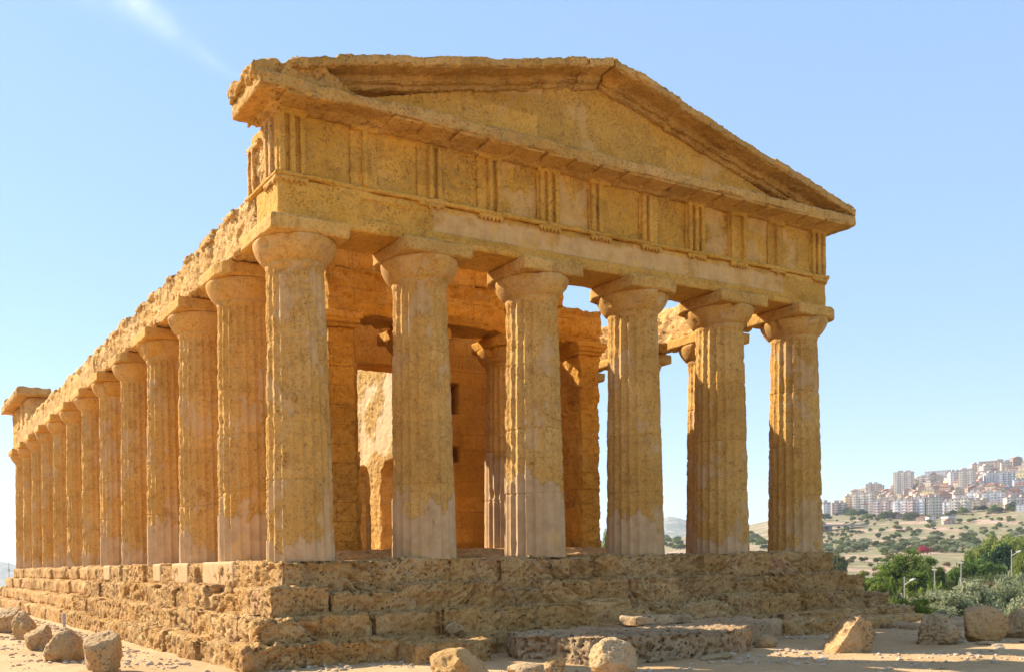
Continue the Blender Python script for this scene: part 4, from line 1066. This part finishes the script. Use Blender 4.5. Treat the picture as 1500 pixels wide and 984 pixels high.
for _k in range(46):
    u = rb.uniform(1222, 1500); v = rb.uniform(826, 868); r = np.interp(v, [826, 868], [210, 70]) * rb.uniform(0.85, 1.15); k = rb.choice([0, 1, 1, 2, 3, 3, 0])
    px_tree('bush', kinds[k][1], 'bush', u, v, rb.uniform(16, 34), r, 'shrub', rb.randrange(3), kinds[k][0], group=GB2)
GH = 'scattered shrubs on the slope below the town'
hk = [(F_scrub, 'small dull green shrub dotting the pale slope below the town'), (F_pine, 'small dark green shrub dotting the pale slope below the town'), (F_dry, 'small brown leafless shrub dotting the pale slope below the town')]
cnt = 0; tries = 0
while cnt < 290 and tries < 2600:
    tries += 1
    u = rb.uniform(1195, 1500); v = rb.uniform(752, 856)
    dens = 0.95 if 792 < v < 812 else (0.75 if v < 792 else 0.28)
    if u < 1260 and 752 < v < 790: dens = 1.0
    if rb.random() > dens: continue
    q = on_ground(u, v, 150)
    if q is None or q[3] > 1300: continue
    d_ = q[3]; k = rb.choices([0, 1, 2], [5, 3, 2])[0]
    w_ = rb.uniform(0.006, 0.013) * d_ * (0.55 if d_ > 600 else 0.9); w_ = min(w_, 7.5)
    tree('shrub', hk[k][1], 'shrub', q, 'shrub', rb.randrange(3), w_, w_ * rb.uniform(0.6, 1.0), hk[k][0], GH, rz=rb.uniform(0, 6)); cnt += 1
GG = 'olive grove in a belt across the middle of the slope'
for k in range(115):
    u = rb.uniform(1205, 1500); v = rb.choice([rb.uniform(797, 811), rb.uniform(800, 808), rb.uniform(786, 812)]) - (u - 1350) * 0.02
    q = on_ground(u, v, 150)
    if q: tree('grove_tree', 'grey-green olive tree in the grove belt across the slope', 'tree', q, 'shrub', k % 3, 0.011 * q[3] * rb.uniform(0.7, 1.3), 0.007 * q[3], F_scrub if k % 3 else F_olive, GG, rz=rb.uniform(0, 6))
GT = 'dark trees along the foot of the town'
for k in range(34):
    u = rb.uniform(1205, 1490); v = 756 if u < 1340 else 752 - (u - 1340) * 0.05
    if 1340 < u < 1420 and rb.random() < 0.6: continue
    q = on_ground(u, v + rb.uniform(-3, 6), 600)
    if q: tree('town_tree', 'dark round-headed tree along the foot of the town blocks', 'tree', q, 'broad', k % 3, rb.uniform(9, 17), rb.uniform(6, 10), (F_dark, F_pine, F_scrub)[k % 3], GT, rz=rb.uniform(0, 6))
GV = 'trees seen between the right-hand columns'
for k in range(26):
    u = rb.choice([rb.uniform(972, 1006), rb.uniform(1095, 1125)]); v = rb.uniform(782, 806)
    q = on_ground(u, v, 200)
    if q: tree('valley_tree', 'hazy green tree on the far slope between the right-hand columns', 'tree', q, 'broad', k % 3, 0.010 * q[3], 0.006 * q[3], (F_scrub, F_pine)[k % 2], GV, rz=rb.uniform(0, 6))

# lamp poles
g = NG('pole_wood'); M_pole = g.out((0.33, 0.30, 0.27))
g = NG('lamp_metal'); g.b.inputs['Roughness'].default_value = 0.5; M_lamp = g.out((0.36, 0.36, 0.37))
def pole(u, vt, r, label, arm):
    p_ = at_r(u, r); te, _a = elev(u, vt); h_ = CAM[2] + r * te - p_[2]
    e = empty('street_lamp' if arm else 'utility_pole', p_[:3], 1.09)
    bm = bmesh.new(); bm_cyl(bm, 0, 0, -0.3, h_, 0.10, 0.07, 8); me = bpy.data.meshes.new('post'); bm.to_mesh(me); bm.free(); link('post', me, M_pole, e)
    if arm:
        bm = bmesh.new(); bm_prism(bm, [(0, h_ - 0.9), (0, h_ - 0.8), (-1.1, h_ - 0.32), (-1.1, h_ - 0.4)], 'y', -0.04, 0.04); me = bpy.data.meshes.new('arm'); bm.to_mesh(me); bm.free(); link('arm', me, M_pole, e)
        bm = bmesh.new(); bm_prism(bm, [(-1.0, h_ - 0.45), (-1.0, h_ - 0.28), (-1.6, h_ - 0.12), (-1.75, h_ - 0.22), (-1.6, h_ - 0.34)], 'y', -0.12, 0.12); me = bpy.data.meshes.new('lamp_head'); bm.to_mesh(me); bm.free(); link('lamp_head', me, M_lamp, e)
    else:
        bm = bmesh.new(); bm_box(bm, -0.5, -0.05, h_ - 0.45, 0.5, 0.05, h_ - 0.35); me = bpy.data.meshes.new('crossarm'); bm.to_mesh(me); bm.free(); link('crossarm', me, M_pole, e)
    tag(e, label, 'street lamp' if arm else 'utility pole', 'poles along the valley road')
pole(1325, 844, 112, 'lamp pole with its arm to the left, in front of the tallest pine', True)
pole(1369, 829, 135, 'plain pole right of the flat-branched pine', False)
pole(1408, 819, 140, 'plain pole in front of the umbrella pine with a flat crown', False)
pole(1482, 804, 150, 'lamp pole with its arm to the left, against the very dark tree', True)

# small metal post and a marker on the left
# ------------------------------------------------------------------ the town
def facade(name, wall, win=(0.10, 0.11, 0.13), fx=3.4, fz=3.1, amt=0.75):
    g = NG(name); co = g.n('ShaderNodeTexCoord').outputs['Object']; ge = g.n('ShaderNodeNewGeometry')
    s = g.n('ShaderNodeSeparateXYZ'); g.put(s.inputs[0], co)
    vt_ = g.n('ShaderNodeVectorTransform'); vt_.vector_type = 'NORMAL'; vt_.convert_from = 'WORLD'; vt_.convert_to = 'OBJECT'
    g.put(vt_.inputs[0], ge.outputs['Normal']); sn = g.n('ShaderNodeSeparateXYZ'); g.put(sn.inputs[0], vt_.outputs[0])
    isx = g.math('GREATER_THAN', g.math('ABSOLUTE', sn.outputs[0]), 0.5)
    isz = g.math('GREATER_THAN', g.math('ABSOLUTE', sn.outputs[2]), 0.5)
    hx = g.math('ADD', g.math('MULTIPLY', s.outputs[0], g.math('SUBTRACT', 1.0, isx)), g.math('MULTIPLY', s.outputs[1], isx))
    a = g.math('FRACT', g.math('DIVIDE', g.math('ADD', hx, 200.0), fx)); b = g.math('FRACT', g.math('DIVIDE', g.math('ADD', s.outputs[2], 31.0 * 10 + 0.3), fz))
    pa_ = g.math('MULTIPLY', g.math('GREATER_THAN', a, 0.3), g.math('LESS_THAN', a, 0.72))
    pb_ = g.math('MULTIPLY', g.math('GREATER_THAN', b, 0.32), g.math('LESS_THAN', b, 0.80))
    mk = g.math('MULTIPLY', g.math('MULTIPLY', pa_, pb_), g.math('SUBTRACT', 1.0, isz))
    nn = g.noise(co, 0.13, 3)
    wc = g.mix(g.ramp(nn, 0.3, 0.7), wall, (wall[0] * 0.88, wall[1] * 0.86, wall[2] * 0.84))
    wc = g.mix(isz, wc, (0.40, 0.30, 0.24))
    return g.out(g.mix(g.math('MULTIPLY', mk, amt), wc, win))
WM = {'white': facade('white_facade', (0.76, 0.73, 0.71)), 'cream': facade('cream_facade', (0.70, 0.58, 0.43), fx=3.0), 'beige': facade('beige_facade', (0.58, 0.45, 0.33)),
      'pink': facade('pink_facade', (0.64, 0.42, 0.36), fx=3.7), 'orange': facade('orange_facade', (0.68, 0.46, 0.26), fx=3.2), 'grey': facade('grey_facade', (0.48, 0.48, 0.50), fx=2.6),
      'brown': facade('brown_facade', (0.42, 0.28, 0.21)), 'yellow': facade('yellow_facade', (0.70, 0.57, 0.31), fx=3.3), 'peach': facade('peach_facade', (0.62, 0.44, 0.33), fx=5)}
g = NG('roof_tile'); M_roof = g.out((0.42, 0.22, 0.14))
g = NG('balcony_white'); M_balc = g.out((0.70, 0.68, 0.66))
g = NG('roof_plant_grey'); M_plant = g.out((0.42, 0.36, 0.32))
def simple_mesh(name, bm):
    bmesh.ops.recalc_face_normals(bm, faces=bm.faces)
    me = bpy.data.meshes.new(name); bm.to_mesh(me); bm.free(); return me
def big_building(u0, u1, vt_, vb, col, label, cat='apartment block', bays=2, kind='block', rot=None):
    uc = (u0 + u1) / 2; q = on_ground(uc, vb, 800)
    if q is None:
        q = at_r(uc, 1950)
    r = q[3]; d = dirpx(uc, vb); depth = r / math.hypot(d.x, d.y)
    wd = (u1 - u0) / FPX * depth * 1.0; te, az_ = elev(uc, vt_); H = CAM[2] + r * te - q[2]
    rr = random.Random(int(u0 * 7 + vt_)); dp = max(11, min(wd * 0.8, 22))
    e = empty({'block': 'apartment_block', 'round': 'round_tower_block', 'low': 'long_building'}[kind], q[:3], -az_ + (rr.uniform(-0.35, 0.35) if rot is None else rot))
    bm = bmesh.new()
    if kind == 'round':
        bm_cyl(bm, 0, 0, -8, H, wd / 2, wd / 2, 24)
    else:
        bm_box(bm, -wd / 2, -dp / 2, -12, wd / 2, dp / 2, H)
    link('walls', simple_mesh('walls', bm), WM[col], e)
    bm = bmesh.new()      # parapet and lift house
    if kind == 'round': bm_cyl(bm, 0, 0, H + 0.05, H + 1.4, wd / 2 * 1.04, wd / 2 * 1.04, 24); bm_cyl(bm, 0, 0, H + 1.4, H + 4.2, wd / 5, wd / 5, 12)
    else:
        bm_box(bm, -wd / 2 - 0.3, -dp / 2 - 0.3, H + 0.02, wd / 2 + 0.3, dp / 2 + 0.3, H + 0.9)
        if kind == 'block':
            bm_box(bm, -wd * 0.3, -dp * 0.2, H + 0.9, -wd * 0.05, dp * 0.3, H + 3.6); bm_box(bm, wd * 0.12, -dp * 0.25, H + 0.9, wd * 0.34, dp * 0.2, H + 3.2)
    link('roof_house', simple_mesh('roof_house', bm), M_plant, e)
    if kind == 'block':
        for k in range(bays):
            xb = -wd / 2 + wd * (k + 0.5) / bays; bw = wd / bays * 0.24
            bm = bmesh.new(); z = 2.5; bm_box(bm, xb - 0.25, -dp / 2 - 0.6, -1, xb + 0.25, -dp / 2 - 0.02, H - 0.3)
            while z < H - 1.0:
                bm_box(bm, xb - bw, -dp / 2 - 1.5, z, xb + bw, -dp / 2 - 0.01, z + 1.15); z += 3.1
            link('balcony_stack', simple_mesh('balcony_stack', bm), M_balc, e)
    return tag(e, label, cat)
BL = [(1201, 1216, 737, 755, 'white', 'white round tower block at the left end of the town', 1, 'round'),
 (1238, 1252, 727, 751, 'orange', 'ochre apartment block in the lower row, near the left end of the town', 2, 'block'),
 (1252, 1281, 722, 751, 'cream', 'wide stepped cream apartment block rising behind the lower row on the left', 3, 'block'),
 (1270, 1287, 709, 730, 'beige', 'small beige block on the skyline at the left shoulder of the hill', 2, 'block'),
 (1281, 1302, 734, 756, 'pink', 'pinkish apartment block in the middle of the lower row', 2, 'block'),
 (1218, 1237, 737, 753, 'brown', 'low brownish block next to the white round tower', 2, 'block'),
 (1303, 1311, 737, 753, 'white', 'narrow white block right of the pinkish block', 1, 'block'),
 (1312, 1336, 692, 726, 'cream', 'tall cream tower with vertical stripes standing alone above the lower row', 3, 'block'),
 (1311, 1332, 733, 756, 'white', 'white apartment block below the striped cream tower', 2, 'block'),
 (1333, 1342, 732, 756, 'pink', 'narrow pink block squeezed between white blocks', 1, 'block'),
 (1342, 1356, 730, 756, 'white', 'white block right of the narrow pink one', 2, 'block'),
 (1357, 1377, 729, 755, 'cream', 'cream block with white balconies at the centre of the lower row', 2, 'block'),
 (1382, 1396, 735, 751, 'white', 'small white block right of the central cream block', 2, 'block'),
 (1397, 1419, 730, 751, 'cream', 'plain cream block with a low top in the lower row on the right', 2, 'block'),
 (1392, 1405, 691, 721, 'white', 'slender bright white tower, left of a pair on the hillside', 1, 'block'),
 (1406, 1427, 689, 721, 'cream', 'broader cream tower, right of the pair on the hillside', 2, 'block'),
 (1444, 1465, 693, 717, 'white', 'white apartment tower with rows of windows near the right edge', 3, 'block'),
 (1466, 1485, 692, 717, 'grey', 'grey beige tower beside the white one near the right edge', 3, 'block'),
 (1486, 1500, 703, 719, 'grey', 'lower bluish grey block at the far right', 2, 'block'),
 (1419, 1438, 721, 736, 'white', 'squat white block under the pair of towers', 2, 'block'),
 (1441, 1470, 722, 739, 'white', 'wide white terraced block under the long grey building', 3, 'block'),
 (1421, 1435, 733, 747, 'yellow', 'yellow block under the squat white block', 2, 'block'),
 (1448, 1462, 736, 746, 'pink', 'small pink house row under the terraced block', 2, 'block'),
 (1475, 1505, 729, 744, 'cream', 'cream block with an orange roof at the lower right edge', 3, 'block'),
 (1347, 1364, 698, 712, 'beige', 'beige cubic block right of the striped tower, high on the hill', 2, 'block'),
 (1419, 1443, 709, 720, 'brown', 'brown flat block between the tower pair and the white tower', 2, 'block'),
 (1443, 1497, 714, 722, 'grey', 'long low blue grey building at the foot of the right towers', 1, 'low'),
 (1438, 1466, 676, 688, 'peach', 'long peach-coloured building below the hill top', 1, 'low'),
 (1360, 1393, 690, 697, 'grey', 'long low grey building on the skyline between the towers', 1, 'low'),
 (1423, 1438, 680, 690, 'cream', 'cream house with a turret at the left end of the hill top', 1, 'block')]
for b in BL: big_building(b[0], b[1], b[2], b[3], b[4], b[5], bays=b[6], kind=b[7], cat={'block': 'apartment block', 'round': 'tower block', 'low': 'building'}[b[7]])
# the packed old town: small houses, drawn from a few meshes
def house_mesh(k, gable):
    bm = bmesh.new(); r = random.Random(k)
    a, b_, h_ = r.uniform(4, 7), r.uniform(4, 6), r.uniform(6, 12)
    bm_box(bm, -a, -b_, -8, a, b_, h_)
    if r.random() < 0.6: bm_box(bm, -a * 0.4, -b_ * 0.5, h_ - 0.2, a * 0.6, b_ * 0.6, h_ + 2.8)
    return simple_mesh('walls', bm), (a, b_, h_)
def roof_mesh(a, b_, h_, gable):
    bm = bmesh.new()
    if gable: bm_prism(bm, [(-a - .4, h_ + .02), (a + .4, h_ + .02), (0, h_ + 2.6)], 'y', -b_ - .4, b_ + .4)
    else: bm_box(bm, -a - .2, -b_ - .2, h_ + .02, a + .2, b_ + .2, h_ + .8)
    return simple_mesh('roof', bm)
HM = []
for k, (cn, gb) in enumerate([('cream', 0), ('beige', 1), ('peach', 0), ('white', 0), ('pink', 1), ('brown', 1), ('yellow', 0), ('beige', 0), ('orange', 1), ('cream', 1)]):
    m_, (a, b_, h_) = house_mesh(k, gb); HM.append((m_, roof_mesh(a, b_, h_, gb), cn, gb))
protos_h = []
for k, (m_, rf, cn, gb) in enumerate(HM):
    protos_h.append((m_, rf, WM[cn], M_roof if gb else M_plant, ('small %s house with a tiled roof packed on the town hill' if gb else 'small %s flat-roofed house packed on the town hill') % cn))
sky_u = [1200, 1240, 1270, 1320, 1360, 1400, 1440, 1470, 1500]; sky_v = [747, 735, 722, 714, 702, 698, 684, 678, 674]
n_h = 0; tries = 0
while n_h < 270 and tries < 3000:
    tries += 1
    u = rb.uniform(1203, 1503); top = np.interp(u, sky_u, sky_v)
    v = rb.uniform(top + 1.0, 752 if u < 1330 else 748)
    if u < 1240 and v > 756: continue
    if v > 738 and rb.random() < 0.6: continue
    q = on_ground(u, v, 900)
    if q is None or q[3] > 2100: continue
    m_, rf, wm, rm, lb = protos_h[rb.randrange(10)]
    e = empty('hillside_house', q[:3], rb.uniform(-0.5, 0.5) - 1.0); s = rb.uniform(0.7, 1.25); e.scale = (s, s, s * rb.uniform(0.7, 1.2))
    link('walls', m_, wm, e); link('roof', rf, rm, e)
    tag(e, lb, 'house', 'small houses packed on the town hill'); n_h += 1
# villas on the slope in front of the town
for k in range(16):
    u = rb.uniform(1295, 1400); v = rb.uniform(757, 768)
    q = on_ground(u, v, 500)
    if q is None: continue
    m_, rf, wm, rm, lb = protos_h[(1, 4, 9, 3)[k % 4]]
    e = empty('villa', q[:3], rb.uniform(-0.6, 0.6) - 1.0); s = 0.75; e.scale = (s, s, s * 0.5)
    link('walls', m_, wm, e); link('roof', rf, rm, e)
    tag(e, 'low detached %s villa among trees below the apartment blocks' % HM[(1, 4, 9, 3)[k % 4]][2], 'villa', 'villas below the apartment blocks')
# viaduct on the left of the slope
q0 = on_ground(1205, 777, 500); q1 = on_ground(1262, 772, 500)
if q0 and q1:
    e = empty('viaduct', (0, 0, 0)); zt = max(q0[2], q1[2]) + 3.0
    a = Vector((q0[0], q0[1], 0)); b = Vector((q1[0], q1[1], 0)); dv = (b - a).normalized(); a = a - dv * 60; nv = Vector((-dv.y, dv.x, 0)); Ln = (b - a).length
    bm = bmesh.new(); Mx = Matrix.Translation((a.x, a.y, 0)) @ Matrix.Rotation(math.atan2(dv.y, dv.x), 4, 'Z')
    bm_box(bm, 0, -5, zt - 1.6, Ln, 5, zt, Mx)
    link('deck', simple_mesh('deck', bm), M_plant, e)
    for k in range(int(Ln / 28)):
        bm = bmesh.new(); bm_box(bm, 28 * k + 10, -3, zt - 22, 28 * k + 12.5, 3, zt - 1.62, Mx); link('pier', simple_mesh('pier', bm), M_plant, e)
    tag(e, 'grey road viaduct crossing the slope left of the villas', 'viaduct')
# distant mast on the far left, and one on the blue hill
def mast(u, vt_, r, label):
    p_ = at_r(u, r); te, _a = elev(u, vt_); top = CAM[2] + r * te
    bm = bmesh.new(); bm_cyl(bm, 0, 0, -5, top - p_[2], r * 0.0007, r * 0.0003, 6); bm_cyl(bm, 0, 0, (top - p_[2]) * 0.8, (top - p_[2]) * 0.84, r * 0.0013, r * 0.0013, 6)
    o = link('mast', simple_mesh('mast', bm), M_lamp); o.location = p_[:3]
    tag(o, label, 'mast')
mast(12, 822, 1500, 'thin mast on the horizon at the far left edge')
bm = bmesh.new(); bm_cyl(bm, 0, 0, -0.2, 0.62, 0.045, 0.045, 10); bm_cyl(bm, 0, 0, 0.62, 0.66, 0.055, 0.04, 10)
o = link('metal_post', simple_mesh('metal_post', bm), M_lamp); o.location = (-2.35, 10.3, G); tag(o, 'short grey metal post between the left boulders and the steps', 'post')

# ------------------------------------------------------------------ haze
HAZE = 0.00009
if HAZE:
    bm = bmesh.new(); bm_box(bm, -4000, -2500, -130, 5500, 6200, 420)
    o = link('haze', simple_mesh('haze', bm))
    hm = bpy.data.materials.new('haze'); hm.use_nodes = True; hm.node_tree.nodes.clear()
    ou = hm.node_tree.nodes.new('ShaderNodeOutputMaterial'); pv = hm.node_tree.nodes.new('ShaderNodeVolumePrincipled')
    pv.inputs['Color'].default_value = (0.80, 0.88, 1.0, 1); pv.inputs['Density'].default_value = HAZE; pv.inputs['Anisotropy'].default_value = 0.2
    hm.node_tree.links.new(pv.outputs[0], ou.inputs['Volume'])
    o.data.materials.append(hm); tag(o, kind='stuff')
